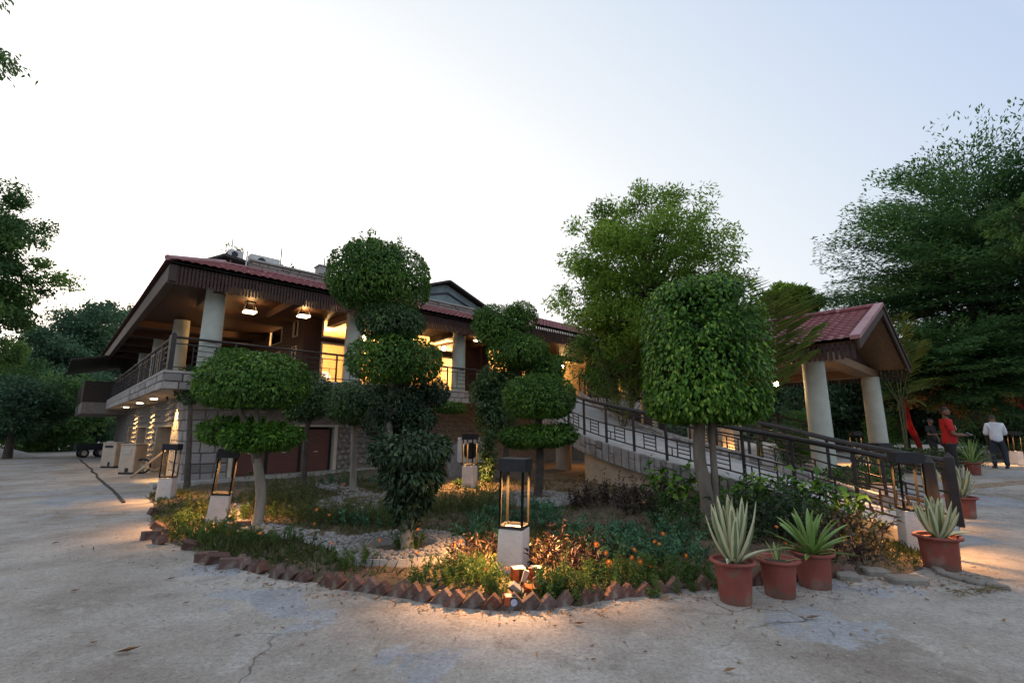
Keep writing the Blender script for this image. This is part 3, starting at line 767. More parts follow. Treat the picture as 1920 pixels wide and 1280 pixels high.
# things inside the lit room
fr = thing('wall_mirror', 'carved wooden mirror frame on the cream wall seen through the left window', 'mirror', BL(6.6, 7.9, 4.35), ANG)
fm = MB(); prof = [(-.42, -.55), (.42, -.55), (.42, .3), (.25, .55), (-.25, .55), (-.42, .3)]
prism(fm, prof, 0, .06); fm.build('frame', M_wood, fr)
gm = MB(); prism(gm, [(x * .62, z * .62) for x, z in prof], -.012, -.002); gm.build('mirror_glass', mat('mirror_glass', (.6, .5, .36), rough=.1), fr)
tl = thing('table_lamp', 'small lamp with a pale shade on a table inside the lit room', 'lamp', BL(5.9, 4.0, ZF), ANG)
MB().lathe([(.25, 0), (.25, .03), (.04, .06), (.03, .75), (.01, .8)], 14).build('stand', M_wood, tl)
MB().lathe([(.26, .55), (.12, .85), (.1, .86)], 16).build('lamp_shade', emit('lamp_shade', (1, .82, .55), .9), tl, smooth=True)
ch = thing('chair', 'dark high backed chair standing inside the lit room by the window', 'chair', BL(5.35, 3.6, ZF), ANG)
MB().box(-.25, .25, -.25, .25, .42, .5).build('seat', M_black, ch); MB().box(-.25, .25, .2, .26, .5, 1.05).build('backrest', M_black, ch)
for a in (-.22, .22):
    for b in (-.22, .22): MB().box(a - .025, a + .025, b - .025, b + .025, 0.02, .42).build('leg', M_black, ch)
# downlights under the terrace soffit and the wall washers they make
dl_proto = None
for k, s in enumerate((5.0, 8.6, 13.4)):
    d = thing('downlight', ['round downlight in the left soffit nearest the building corner', 'middle downlight of the three under the left terrace', 'farthest downlight of the three under the left terrace'][k], 'light', BL(.45, s, ZS), ANG, 'downlights under the terrace')
    MB().lathe([(.10, -.002), (.10, -.03), (.085, -.03), (.01, -.031)], 18).build('fitting', emit('lit_downlight', (1, .85, .6), 9), d)
    lamp('downlight_beam', 'SPOT', (0, 0, -.06), 36, WARM, d, .04, 120, .8)
for k, s in enumerate((3.4, 8.6, 13.8)):
    d = thing('wall_spotlight', ['small spotlight washing the stone pier nearest the corner pillar', 'small spotlight washing the middle stone pier of the left wall', 'small spotlight washing the farthest lit stone pier'][k], 'light', BL(.60, s, 2.50), ANG, 'wall spotlights along the left wall')
    MB().tube([(0, 0, .115), (0, 0, .0)], .03, 10).build('housing', M_black, d)
    lamp('wall_spot_beam', 'SPOT', (0, 0, -.02), 420, (1, .56, .18), d, .02, 70, .8, (.30, 0, -1))
# pendant lanterns under the ceiling
pend = [(2.25, 1.5, 5.35, 'hanging lantern under the terrace ceiling right of the corner column'), (3.9, 1.3, 5.45, 'hanging lantern close to the valance, rightmost of the left three'),
        (1.62, 3.3, 5.05, 'lowest hanging lantern, between the two pale green columns'), (11.6, 1.0, 5.55, 'hanging lantern beside the far column at the right end of the terrace'),
        (2.6, 8.0, 5.2, 'hanging lantern deep in the left terrace, low behind the railing')]
M_diff = emit('lantern_diffuser', (1, .78, .42), 7)
for (t, s, z, lb) in pend:
    p = thing('hanging_lantern', lb, 'lantern', BL(t, s, z), ANG, 'lanterns hanging from the terrace ceiling')
    MB().box(-.17, .17, -.17, .17, -.02, .03).build('diffuser', M_diff, p)
    m = MB()
    for a in (-.16, .16):
        for b in (-.16, .16): m.bar((a, b, .03), (a * .7, b * .7, .3), .025, .025)
    m.box(-.13, .13, -.13, .13, .3, .34); m.build('cage', M_black, p)
    MB().bar((0, 0, .34), (0, 0, 5.7 - z), .02, .02).build('rod', M_black, p)
    lamp('lantern_glow', 'POINT', (0, 0, .12), 7, (1, .5, .17), p, .06); lamp('lantern_down', 'SPOT', (0, 0, -.05), 18, (1, .58, .22), p, .1, 120, .6)

# railings
def railing(name, label, pts, h=.92, group=None, step=1.5, style='terrace', posts_big=(0, -1), w=.05):
    root = thing(name, label, 'railing', pts[0], 0, group); o0 = Vector(pts[0])
    P = [Vector(p) - o0 for p in pts]; up = Vector((0, 0, 1))
    L_ = [0]
    for a, b in zip(P[:-1], P[1:]): L_.append(L_[-1] + (b - a).length)
    def at(s):
        for i in range(len(P) - 1):
            if s <= L_[i + 1] + 1e-6: return P[i].lerp(P[i + 1], (s - L_[i]) / (L_[i + 1] - L_[i]))
        return P[-1]
    fine = [at(L_[-1] * k / max(2, int(L_[-1] / .35))) for k in range(max(2, int(L_[-1] / .35)) + 1)] if len(P) > 2 else P
    MB().tube([p + up * h for p in fine], .036 if style == 'terrace' else .046, 8).build('top_rail', M_rail, root, smooth=True)
    for z in ((h - .17, .12) if style == 'terrace' else (h - .13, h - .48, .10)):
        m = MB()
        for a, b in zip(fine[:-1], fine[1:]): m.bar(a + up * z, b + up * z, .022, .028)
        m.build('rail', M_rail, root)
    n = max(1, round(L_[-1] / step))
    for k in range(n + 1):
        p = at(L_[-1] * k / n)
        big = (k == 0 and 0 in posts_big) or (k == n and -1 in posts_big)
        if big: MB().box(-.06, .06, -.06, .06, -.04, h + .06).add([(-.06, -.06, h + .06), (.06, -.06, h + .06), (.06, .06, h + .06), (-.06, .06, h + .06), (0, 0, h + .15)], [(0, 1, 4), (1, 2, 4), (2, 3, 4), (3, 0, 4)]).build('post', M_rail, root, loc=p, rot=(0, 0, ANG))
        else: MB().box(-.024, .024, -.024, .024, -.30 if style == 'ramp' else -.02, h).build('post', M_rail, root, loc=p, rot=(0, 0, ANG))
        if k < n:
            s0 = L_[-1] * k / n; q = L_[-1] / n; lo, hi = (.12, h - .17) if style == 'terrace' else (.10, h - .48)
            m = MB(); a, b = at(s0 + q * .32), at(s0 + q * .68)
            lo2 = lo + (hi - lo) * (0 if k % 2 else .0)
            for p_ in (a, b): m.bar(p_ + up * lo2, p_ + up * hi, .022, .022)
            for f in (.28, .52, .76): m.bar(a + up * (lo + (hi - lo) * f), b + up * (lo + (hi - lo) * f), .018, .02)
            if k % 2 == 0: c = at(s0 + q * .84); m.bar(b + up * (lo + (hi - lo) * .52), at(s0 + q * .99) + up * (lo + (hi - lo) * .52), .018, .02); m.bar(c + up * lo, c + up * (lo + (hi - lo) * .52), .02, .02)
            m.build('ladder_panel', M_rail, root)
    return root
railing('terrace_railing', 'dark railing with ladder pattern along the front edge of the upper terrace', [BL(.12, .12, ZF + .06), BL(12.3, .12, ZF + .06)], .93)
railing('terrace_railing', 'dark railing receding along the left side of the upper terrace', [BL(.12, .30, ZF + .06), BL(.12, 17.7, ZF + .06)], .93)

# ------------------------------------------------------------------ entrance ramp
near = [(5.72, 6.75, .10), (4.95, 7.85, .38), (4.15, 9.2, .65), (3.34, 10.6, .90), (2.66, 11.6, 1.12), (1.85, 13, 1.45), (1.25, 15, 1.95), (.95, 17.5, 2.52), (.85, 20.0, 3.05)]
far = [(6.80, 7.6, .12), (6.15, 9.0, .38), (5.75, 10.2, .65), (5.25, 11.4, .90), (4.75, 12.7, 1.12), (4.15, 14.2, 1.45), (3.55, 16.6, 1.95), (3.2, 18.7, 2.52), (2.98, 20.9, 3.05)]
def resample(P, per=6):
    P = [Vector(p) for p in P]; out = []
    for i in range(len(P) - 1):
        p0, p1, p2, p3 = P[max(i - 1, 0)], P[i], P[i + 1], P[min(i + 2, len(P) - 1)]
        for k in range(per):
            t = k / per; out.append(.5 * ((2 * p1) + (p2 - p0) * t + (2 * p0 - 5 * p1 + 4 * p2 - p3) * t * t + (3 * p1 - p0 - 3 * p2 + p3) * t ** 3))
    return out + [P[-1]]
NR, FR = resample(near), resample(far)
R0 = Vector((3.5, 10.5, 0))
ramp = thing('entrance_ramp', 'curving concrete ramp clad with upright grey stones climbing to the upper entrance', 'ramp', R0)
M_deck = mat('pale_ramp_concrete', (.50, .49, .48), (.38, .37, .36), rough=.85, scale=3, bump=.25, bscale=30)
vs = []; fs = []
for a, b in zip(NR, FR): 
    th = Vector((0, 0, .30)); vs += [a - R0, b - R0, b - R0 - th, a - R0 - th]
for i in range(len(NR) - 1):
    for k in range(4): fs.append((i * 4 + k, (i + 1) * 4 + k, (i + 1) * 4 + (k + 1) % 4, i * 4 + (k + 1) % 4))
fs += [(0, 1, 2, 3), tuple(reversed([len(vs) - 4 + k for k in range(4)]))]
MB().add(vs, fs).build('deck', M_deck, ramp)
def clad(line, side, h0, h1, lift, wmin, wmax, depth, upto, other):
    """stones hung along an edge line; each one a block of its own"""
    L_ = [0]
    for a, b in zip(line[:-1], line[1:]): L_.append(L_[-1] + (b - a).length)
    def at(s):
        for i in range(len(line) - 1):
            if s <= L_[i + 1]: return line[i].lerp(line[i + 1], (s - L_[i]) / (L_[i + 1] - L_[i]))
        return line[-1]
    s = .15; rest = MB()
    while s < L_[-1] - .1:
        w_ = random.uniform(wmin, wmax); a, b = at(s), at(min(s + w_, L_[-1])); d = (b - a); d.z = 0; d.normalize()
        nrm = Vector((-d.y, d.x, 0)) * side
        splits = [h0, h1] if random.random() < .6 else [h0, h0 + (h1 - h0) * random.uniform(.35, .65), h1]
        for z0, z1 in zip(splits[:-1], splits[1:]):
            g = .012; e = depth + random.uniform(-.015, .015)
            qa, qb = a + d * g, b - d * g
            vv = []
            for zz in (z0 + g, z1 - g):
                for q, k in ((qa, 0), (qb, 0), (qb, 1), (qa, 1)): vv.append(q + nrm * (e if k == 0 else -.02) + Vector((0, 0, zz + lift)) - R0)
            if s < upto:
                MB().hexa(vv).build('stone', M_stone, ramp, bevel=.012)
            else: rest.hexa(vv)
        s += w_
    if rest.v: o = rest.build('stones', M_stone, ramp); o['kind'] = 'stuff'
clad(NR, 1, -.46, .0, .02, .13, .26, .07, 11.0, FR)
clad(FR, 1, .0, .20, .0, .18, .34, .10, 11.5, NR)
# core behind the outer cladding, plastered support wall at the lower end, round pillar under the upper end
cw = MB()
def wallrun(m, line, i0, i1, zt, inset, thick):
    for a, b in zip(line[i0:i1], line[i0 + 1:i1 + 1]):
        d = (b - a); d.z = 0; d.normalize(); n = Vector((d.y, -d.x, 0))
        A, B_ = a + n * inset, b + n * inset
        m.hexa([Vector((p.x, p.y, -.1)) - R0 for p in (A, B_, B_ + n * thick, A + n * thick)] + [Vector((p.x, p.y, p.z + zt)) - R0 for p in (A, B_)] + [Vector((B_ + n * thick).to_tuple()[:2] + (b.z + zt,)) - R0, Vector((A + n * thick).to_tuple()[:2] + (a.z + zt,)) - R0])
    return m
wallrun(cw, NR, 0, 30, -.31, .10, .25).build('support_wall', M_plaster, ramp)
sk = MB()
for a, b in zip(NR[:-1], NR[1:]):
    d = (b - a); d.z = 0; d.normalize(); n = Vector((d.y, -d.x, 0))
    vv = [p + Vector((0, 0, z)) - R0 for z in (-.45, -.302) for p in (a, b, b + n * .12, a + n * .12)]; sk.hexa(vv)
sk.build('edge_beam', M_concrete, ramp)
pl = Vector((1.78, 16.85, 0)) - R0
MB().lathe([(.27, .05), (.27, 2.0)], 20).build('pillar', M_plaster, ramp, smooth=True, loc=pl)
lamp('under_ramp_glow', 'POINT', (2.9, 18.2, 1.5), 60, (1, .48, .14), None, .1)
lamp('under_ramp_glow', 'POINT', (4.6, 16.2, 1.0), 45, (1, .48, .14), None, .1)
railing('ramp_railing', 'dark metal railing along the garden side of the ramp', [p + Vector((.05, .02, .03)) for p in NR], .92, 'railings of the ramp', .95, 'ramp', (0,))
railing('ramp_railing', 'dark metal railing curving along the building side of the ramp', [p + Vector((.0, .0, .03)) for p in FR], .92, 'railings of the ramp', .95, 'ramp', (0,))
# low wall, steps and dim red brick base seen under and behind the ramp
st = thing('entrance_steps', 'low flight of dim brick steps between the ramp and the porch columns', 'steps', (6.6, 13.2, 0), R(30))
M_step = mat('dim_brick_step', (.24, .12, .09), (.16, .085, .065), rough=.9, scale=8, bump=.2)
for k in range(4): MB().box(-1.6 + k * .0, 1.5, k * .32, 3.2, .1 + k * .15, .25 + k * .15 - .002).build('step', M_step, st, bevel=.01)
for k, (x, y) in enumerate(((5.05, 13.2), (5.55, 12.2))):
    o = MB().box(-.17, .17, -.17, .17, 0, 1.9 - k * .3).build('stone_pier', M_plaster, loc=(x, y, .1), rot=(0, 0, .5)); tag(o, ['taller lit yellowish pier seen behind the ramp railing', 'shorter lit yellowish pier behind the lower ramp railing'][k], 'pier', 'piers behind the ramp')
lamp('pier_glow', 'POINT', (5.35, 12.0, .95), 14, (1, .55, .2), None, .06)

# ------------------------------------------------------------------ entrance porch (local: x along the gable, y back, origin under the ridge end)
PO = Vector((10.7, 13.5, 0)); PLEN, HW_, EZP, RZP = 7.2, 3.85, 3.62, 5.06
por = thing('entrance_porch', 'gabled entrance porch with red tiled roof on thick pale round columns', 'porch', PO, ANG)
def gable_sheet(sgn):
    vs = []; fs = []; rows = []; n = int(PLEN / .035); steps = 13
    for j in range(steps):
        for e in (0, 1):
            f = (j + e * .97) / steps; row = []
            for i in range(n + 1):
                y = PLEN * i / n; x = HW_ * (1 - f) * sgn; z = EZP + (RZP - EZP) * f + .04 * (1 - e) + .03 * abs(math.sin(math.pi * y / .22)) ** .7
                row.append(len(vs)); vs.append((x, y, z))
            rows.append(row)
    for a, b in zip(rows[:-1], rows[1:]):
        for i in range(n): fs.append((a[i], a[i + 1], b[i + 1], b[i]))
    return MB().add(vs, fs)
gable_sheet(-1).build('roof', M_roof, por); gable_sheet(1).build('roof', M_roof, por)
for k in range(7): MB().tube([(0, k * 1.03, RZP + .06), (0, k * 1.03 + 1.02, RZP + .05)], .10, 8).build('ridge_tile', M_roof, por)
for sg in (-1, 1):
    MB().bar((sg * (HW_ + .05), -.06, EZP + .05), (0, -.06, RZP + .1), .20, .10).build('verge_board', M_ridge if sg < 0 else M_fascia, por)
    MB().bar((sg * (HW_ - .02), -.10, EZP - .12), (0, -.10, RZP - .10), .05, .2).build('barge_board', M_fascia, por)
# boarded underside
m = MB()
for sg in (-1, 1):
    a, b = (sg * HW_ * .98, EZP - .04), (0, RZP - .06)
    m.add([(a[0], 0, a[1]), (b[0], 0, b[1]), (b[0], PLEN, b[1]), (a[0], PLEN, a[1])], [(0, 1, 2, 3)])
m.build('boarding', M_pboard, por)
MB().box(-3.0, 3.7, .75, 1.25, 3.36, 3.60).box(-3.0, -2.5, 1.25, PLEN - .1, 3.36, 3.60).box(3.1, 3.6, 1.25, PLEN - .1, 3.36, 3.60).build('beam', M_pboard, por, bevel=.01)
MB().box(-2.9, 3.5, 1.25, PLEN - .1, 3.60, 3.64).build('ceiling', M_pboard, por)
g = MB(); prism(g, [(-2.95, 3.602), (3.35, 3.602), (.3, 4.86)], .95, 1.0); g.build('gable_infill', M_fascia, por)
va = MB(); y = 0.0
while y < PLEN:
    va.box(-HW_ + .13, -HW_ + .16, y, y + .07, EZP - .42 + random.uniform(-.015, .015), EZP - .03); va.box(HW_ - .16, HW_ - .13, y, y + .07, EZP - .40 + random.uniform(-.015, .015), EZP - .03); y += .115
x = -HW_ + .2
va.box(-HW_ + .161, -HW_ + .18, 0, PLEN, EZP - .2, EZP - .12)
o = va.build('valance_slats', M_slat, por); o['kind'] = 'stuff'
for (a, b) in ((-2.45, 1.2), (3.4, .95), (-2.45, 6.2), (3.4, 6.2)):
    MB().lathe([(.285, 0), (.275, 1.5), (.262, 3.36)], 28).build('column', M_column, por, smooth=True, loc=(a, b, 0))
wl = thing('wall_light', 'small round bright bulb under the porch beside the big clipped tree', 'light', PY(1456, 720, 13.6))
bm = bmesh.new(); bmesh.ops.create_uvsphere(bm, u_segments=14, v_segments=10, radius=.075); me = bpy.data.meshes.new('bulb'); bm.to_mesh(me); bm.free()
link_mesh('bulb', me, emit('porch_bulb', (1, .82, .5), 30), wl); MB().bar((0, 0, .07), (0, 0, .75), .03, .03).build('rod', M_black, wl)
lamp('bulb_light', 'POINT', (0, -.02, -.12), 30, WARM, wl, .06)

# ------------------------------------------------------------------ things on the roof terrace
def ac_unit(label, loc, rz, sx=.8, sy=.32, sz=.6):
    a = thing('air_conditioner', label, 'air conditioner', loc, rz, 'air conditioning units')
    MB().box(-sx / 2, sx / 2, -sy / 2, sy / 2, .06, sz).build('casing', M_white, a, bevel=.015)
    MB().lathe([(sz * .30, 0), (sz * .30, .01), (sz * .25, .012), (.01, .012)], 20).build('fan_grille', M_black, a, rot=(R(90), 0, 0), loc=(-sx * .12, -sy / 2, sz * .52))
    for x in (-sx * .35, sx * .35): MB().box(x - .03, x + .03, -sy / 2, sy / 2, 0, .058).build('foot', M_black, a)
    return a
ac_unit('white air conditioner unit on the dark stair head on the roof', BL(2.42, 5.0, 8.12), ANG, .5, .28, .38)
ac_unit('grey air conditioner box behind the stone parapet on the roof', BL(3.4, 4.8, 7.92), ANG, 1.1, .4, .5)
for (px, py, s, h, lb) in ((461, 500, 1.9, .55, 'short white pipe standing on the tiled eave below the parapet'), (433, 482, 5.0, .75, 'thin dark pole left of the white rooftop unit'), (526, 494, 5.0, .7, 'thin dark pole in the small rooftop bush'), (608, 500, 2.2, .35, 'short thin pipe on the concrete parapet pier')):
    d = ray(px, py); A = np.array([[UX.x, -d.x], [UX.y, -d.y]]); bb = np.array([-(B0.x + VX.x * s), -(B0.y + VX.y * s)]); t_, k_ = np.linalg.solve(A, bb)
    p = Vector((d.x * k_, d.y * k_, EYE + d.z * k_))
    o = MB().tube([(0, 0, -.6), (0, 0, h)], .022, 8).build('pole', M_white if 'white' in lb else M_black, loc=p); tag(o, lb, 'pole')

# ------------------------------------------------------------------ cabinets, cart, tangled hose at the left wall
M_cab = mat('beige_cabinet_paint', (.50, .42, .34), (.42, .35, .28), rough=.6, scale=3, bump=.05)
for (px, py, sx, sz, lb) in ((233, 889, .62, 1.02, 'larger beige cabinet with a louvred vent, nearest the stone corner'), (199, 877, .66, 1.0, 'beige cabinet farther along the left wall with a dark slot')):
    p = PZ(px, py, 0); c = thing('cooler_cabinet', lb, 'cabinet', p, R(-8), 'cooler cabinets by the left wall')
    sy = .5
    MB().box(-sx / 2, sx / 2, 0, sy, .06, sz).build('casing', M_cab, c, bevel=.02)
    MB().box(-sx / 2 - .015, sx / 2 + .015, -.015, sy + .015, sz + .001, sz + .045).build('lid', M_cab, c, bevel=.012)
    MB().box(-sx / 2 + .02, sx / 2 - .02, .02, sy - .02, 0, .058).build('base', M_black, c)
    if 'larger' in lb:
        for k in range(4): MB().box(-.17, .17, -.022, -.002, sz - .16 - k * .05, sz - .135 - k * .05).build('louvre', M_white, c)
        MB().box(.0, .12, -.02, -.002, .08, .22).build('tap_panel', M_black, c)
    else: MB().box(-.19, .19, -.018, -.002, sz - .17, sz - .08).build('vent_slot', M_black, c); MB().box(.05, .13, -.02, -.002, .08, .24).build('tap_panel', M_black, c)
wh = thing('hand_cart', 'small hand cart with a spoked wheel leaning on the wall behind the cabinets', 'cart', PZ(265, 888), R(20))
def torus(R_, r_, n=24, k=8):
    m = MB(); vs = []; fs = []
    for i in range(n):
        a = 2 * math.pi * i / n
        for j in range(k):
            b = 2 * math.pi * j / k; rr = R_ + r_ * math.cos(b); vs.append((rr * math.cos(a), r_ * math.sin(b), R_ + r_ + rr * math.sin(a)))
    for i in range(n):
        for j in range(k): fs.append((i * k + j, ((i + 1) % n) * k + j, ((i + 1) % n) * k + (j + 1) % k, i * k + (j + 1) % k))
    return m.add(vs, fs)
w_ = torus(.24, .035).build('wheel', M_black, wh, smooth=True)
m = MB()
for k in range(6): a = k * math.pi / 6; m.bar((-.23 * math.cos(a), 0, .275 - .23 * math.sin(a)), (.23 * math.cos(a), 0, .275 + .23 * math.sin(a)), .012, .012)
m.build('spokes', M_white, w_)
MB().tube([(0, .06, .275), (-.45, .1, .62), (-.75, .1, .95)], .018, 6).build('handle', M_plaster, wh); MB().tube([(0, -.06, .275), (.45, -.1, .12), (.85, -.1, .42)], .018, 6).build('handle', M_plaster, wh)
cart = thing('trailer_cart', 'dark farm trailer parked at the far end of the left wall', 'trailer', PZ(172, 857), R(50)); cart.scale = (.62, .62, .72)
MB().box(-1.3, 1.3, -.7, .7, .62, .74).box(-1.3, 1.3, -.7, -.66, .74, 1.1).box(-1.3, -1.26, -.66, .7, .74, 1.1).build('bed', M_black, cart, bevel=.01)
MB().bar((1.3, 0, .66), (2.3, 0, .5), .09, .09).build('drawbar', M_black, cart)
for x in (-.7, .5):
    for y in (-.72, .72):
        q = torus(.28, .09, 20, 8).build('wheel', M_black, cart, smooth=True, loc=(x, y, 0))
        MB().lathe([(.2, -.04), (.2, .04), (.02, .05)], 16).build('rim', M_cab, q, rot=(R(90), 0, 0), loc=(0, 0, .37))
hs = []
for k in range(30): hs.append(PZ(262 - k * .4 + 60 * (k / 30) ** 2, 905 + 22 * math.sin(k * .5) * (1 - k / 30) + k * .2) + Vector((0, 0, .02)))
o = MB().tube([BL(.6, 1.2, .06), BL(.2, .7, .03), PZ(330, 922) + Vector((0, 0, .02)), PZ(318, 930) + Vector((0, 0, .03)), PZ(296, 941) + Vector((0, 0, .03))], .028, 8).build('hose', M_rail, smooth=True)
tag(o, 'dark hose lying from the wall corner to the far left lantern', 'hose')
o = MB().bar(BL(.75, 3.6, .9), BL(.1, 4.9, .03), .05, .05).build('timber_prop', M_plaster); tag(o, 'pale timber leaning beside the first door niche of the left wall', 'timber')
# back of the garden: air conditioner and leaning panel behind the small lantern
q = PY(881, 868, 13.6); ac_unit('white air conditioner in the dark recess behind the back lantern', (q.x + .05, q.y + .2, q.z - .05), .3, .8, .35, .75)
o = MB().box(-.32, .32, -.02, .02, 0, .95).build('leaning_panel', M_stone, loc=PB(862, 892), rot=(R(-14), R(-8), .5)); tag(o, 'grey sheet panel leaning in shade left of the back lantern', 'panel')
# ------------------------------------------------------------------ garden lanterns
M_under = emit('lantern_led_disc', (1, .74, .40), 14)
def garden_lantern(label, loc, rz, lean=(0, 0), energy=70, ped=.50, H=1.24, group='black garden lanterns on white pedestals'):
    g = thing('garden_lantern', label, 'lantern', loc, rz, group)
    if lean != (0, 0): g.rotation_euler = (lean[0], lean[1], rz)
    w0, w1 = .150, .138
    m = MB(); m.hexa([(-w0, -w0, -.12), (w0, -w0, -.12), (w0, w0, -.12), (-w0, w0, -.12), (-w1, -w1, ped), (w1, -w1, ped), (w1, w1, ped), (-w1, w1, ped)])
    m.build('pedestal', M_white, g, bevel=.012)
    c = .125; cap = .135
    f = MB()
    for a in (-1, 1):
        f.box(-c - .012, c + .012, a * c - .012, a * c + .012, ped + .004, ped + .035); f.box(a * c - .012, a * c + .012, -c + .0125, c - .0125, ped + .004, ped + .035)
    f.build('base_frame', M_black, g)
    for a in (-c, c):
        for b in (-c, c): MB().box(a - .012, a + .012, b - .012, b + .012, ped + .0352, H - cap).build('post', M_lpost, g)
    k = c + .028; t = .012
    m = MB(); m.box(-k, k, -k, k, H - t, H); m.box(-k, k, -k, -k + t, H - cap, H - t); m.box(-k, k, k - t, k, H - cap, H - t); m.box(-k, -k + t, -k + t, k - t, H - cap, H - t); m.box(k - t, k, -k + t, k - t, H - cap, H - t)
    m.box(-k + t, k - t, -k + t, k - t, H - cap + .05, H - cap + .055)
    m.build('cap', M_black, g)
    MB().lathe([(.07, H - cap + .049), (.07, H - cap + .035), (.06, H - cap + .033), (.01, H - cap + .033)], 18).build('lamp_disc', M_under, g)
    lamp('lantern_beam', 'SPOT', (0, 0, H - cap + .015), energy * 1.45, (1, .47, .15), g, .035, 132, 1.0)
    return g
LF = PZ(962, 1085); LL = PZ(398, 988); LFL = PZ(303, 940); LR = PZ(1714, 1036); LB = PB(880, 913)
garden_lantern('black lantern on the tall white pedestal at the front centre of the flower bed', (LF.x, LF.y + .1, 0), R(-18), (0, R(1.5)), 370)
garden_lantern('leaning black lantern on a white pedestal beside the mushroom tree on the left', (LL.x, LL.y + .1, .0), R(24), (R(2), R(4)), 180)
garden_lantern('black lantern on a stained pedestal by the stone corner of the building', (LFL.x, LFL.y + .1, 0), R(14), (0, R(1)), 90)
garden_lantern('black lantern at the foot of the ramp beside the variegated agave pot', (LR.x + .06, LR.y + .02, .02), R(-20), (0, R(1)), 120)
garden_lantern('small looking black lantern far back in the garden before the dark recess', (LB.x, LB.y + .05, LB.z), R(-20), (0, 0), 330)
q = PG(1718, 985); garden_lantern('black lantern half hidden behind the front one at the ramp foot', (q.x - .0, q.y + .6, .08), R(15), (0, 0), 120)
q = PG(1908, 871); garden_lantern('distant lantern right of the man in the white shirt', (q.x, q.y, q.z), R(8), (R(1), R(2)), 170)
q = PG(1692, 880); garden_lantern('distant lantern in the hedge beneath the far porch column', (q.x, q.y + 2, .25), R(8), (0, 0), 170)
# two pointed bollard posts ending the ramp railings
for (px, py, h, lb) in ((1757, 1000, 1.02, 'thick dark post lit warm on one side behind the right lantern'), (1790, 978, 1.02, 'thick dark post with a pointed top standing right of the lit one')):
    p = PG(px, py)
    o = MB().box(-.06, .06, -.06, .06, -.05, h).add([(-.06, -.06, h), (.06, -.06, h), (.06, .06, h), (-.06, .06, h), (0, 0, h + .07)], [(0, 1, 4), (1, 2, 4), (2, 3, 4), (3, 0, 4)]).build('post', M_rail, loc=p, rot=(0, 0, .3), bevel=.006)
    o.name = 'bollard'; tag(o, lb, 'bollard', 'posts at the foot of the ramp')

# ------------------------------------------------------------------ foliage
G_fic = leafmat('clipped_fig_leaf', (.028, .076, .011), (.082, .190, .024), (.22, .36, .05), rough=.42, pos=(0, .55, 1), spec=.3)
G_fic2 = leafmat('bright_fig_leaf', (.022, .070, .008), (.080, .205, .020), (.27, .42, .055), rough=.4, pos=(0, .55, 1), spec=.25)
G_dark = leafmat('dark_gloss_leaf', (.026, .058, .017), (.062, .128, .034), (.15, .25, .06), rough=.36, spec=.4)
G_deep = leafmat('deep_shade_leaf', (.014, .032, .013), (.034, .072, .025), (.085, .145, .045), rough=.36, spec=.4)  # darker copy of the gloss leaf, shade put into its colour
G_tree = leafmat('airy_tree_leaf', (.085, .165, .020), (.19, .32, .042), (.34, .48, .085), rough=.55, trans=.5, spec=.2)
G_ced = leafmat('layered_tree_leaf', (0.041, 0.101, 0.039), (0.085, 0.184, 0.062), (0.172, 0.299, 0.086), rough=.6, trans=.4, spec=.2)
G_left = leafmat('left_tree_leaf', (0.042, 0.094, 0.031), (0.088, 0.176, 0.049), (0.182, 0.312, 0.078), rough=.6, trans=.35, spec=.2)
G_far = leafmat('far_tree_leaf', (0.041, 0.084, 0.049), (0.072, 0.142, 0.075), (0.131, 0.225, 0.109), rough=.65, trans=.25, spec=.2)
G_grass = leafmat('garden_grass', (0.061, 0.088, 0.020), (0.101, 0.135, 0.035), (0.230, 0.230, 0.081), rough=.6, trans=.3)
G_weed = leafmat('cosmos_foliage', (.04, .085, .018), (.085, .155, .03), (.17, .24, .06), rough=.55, trans=.3)
G_jun = leafmat('juniper_spray', (0.039, 0.109, 0.055), (0.081, 0.201, 0.098), (0.149, 0.310, 0.138), rough=.55, trans=.2)
G_pur = leafmat('bronze_leaf', (.035, .016, .016), (.070, .036, .028), (.15, .12, .05), rough=.45, trans=.15)
G_palm = leafmat('palm_leaflet', (.065, .125, .022), (.15, .22, .04), (.34, .31, .08), rough=.42, trans=.45)
G_hedge = leafmat('hedge_leaf', (.025, .06, .014), (.055, .12, .025), (.11, .19, .04), rough=.45, trans=.25)
M_core = mat('dark_crown_core', (.022, .032, .014), (.012, .017, .008), rough=.95, scale=20, bump=.5)  # near black tone standing for the shade inside the crowns
M_bark = mat('grey_brown_bark', (.24, .20, .16), (.14, .115, .09), rough=.9, scale=7, bump=.6, bscale=25, stretch=(1, 1, .35))
M_barkp = mat('pale_smooth_bark', (.34, .29, .24), (.21, .18, .145), rough=.85, scale=6, bump=.4, bscale=20, stretch=(1, 1, .3))
M_barkd = mat('dark_bark', (.10, .08, .065), (.055, .045, .036), rough=.9, scale=8, bump=.5)

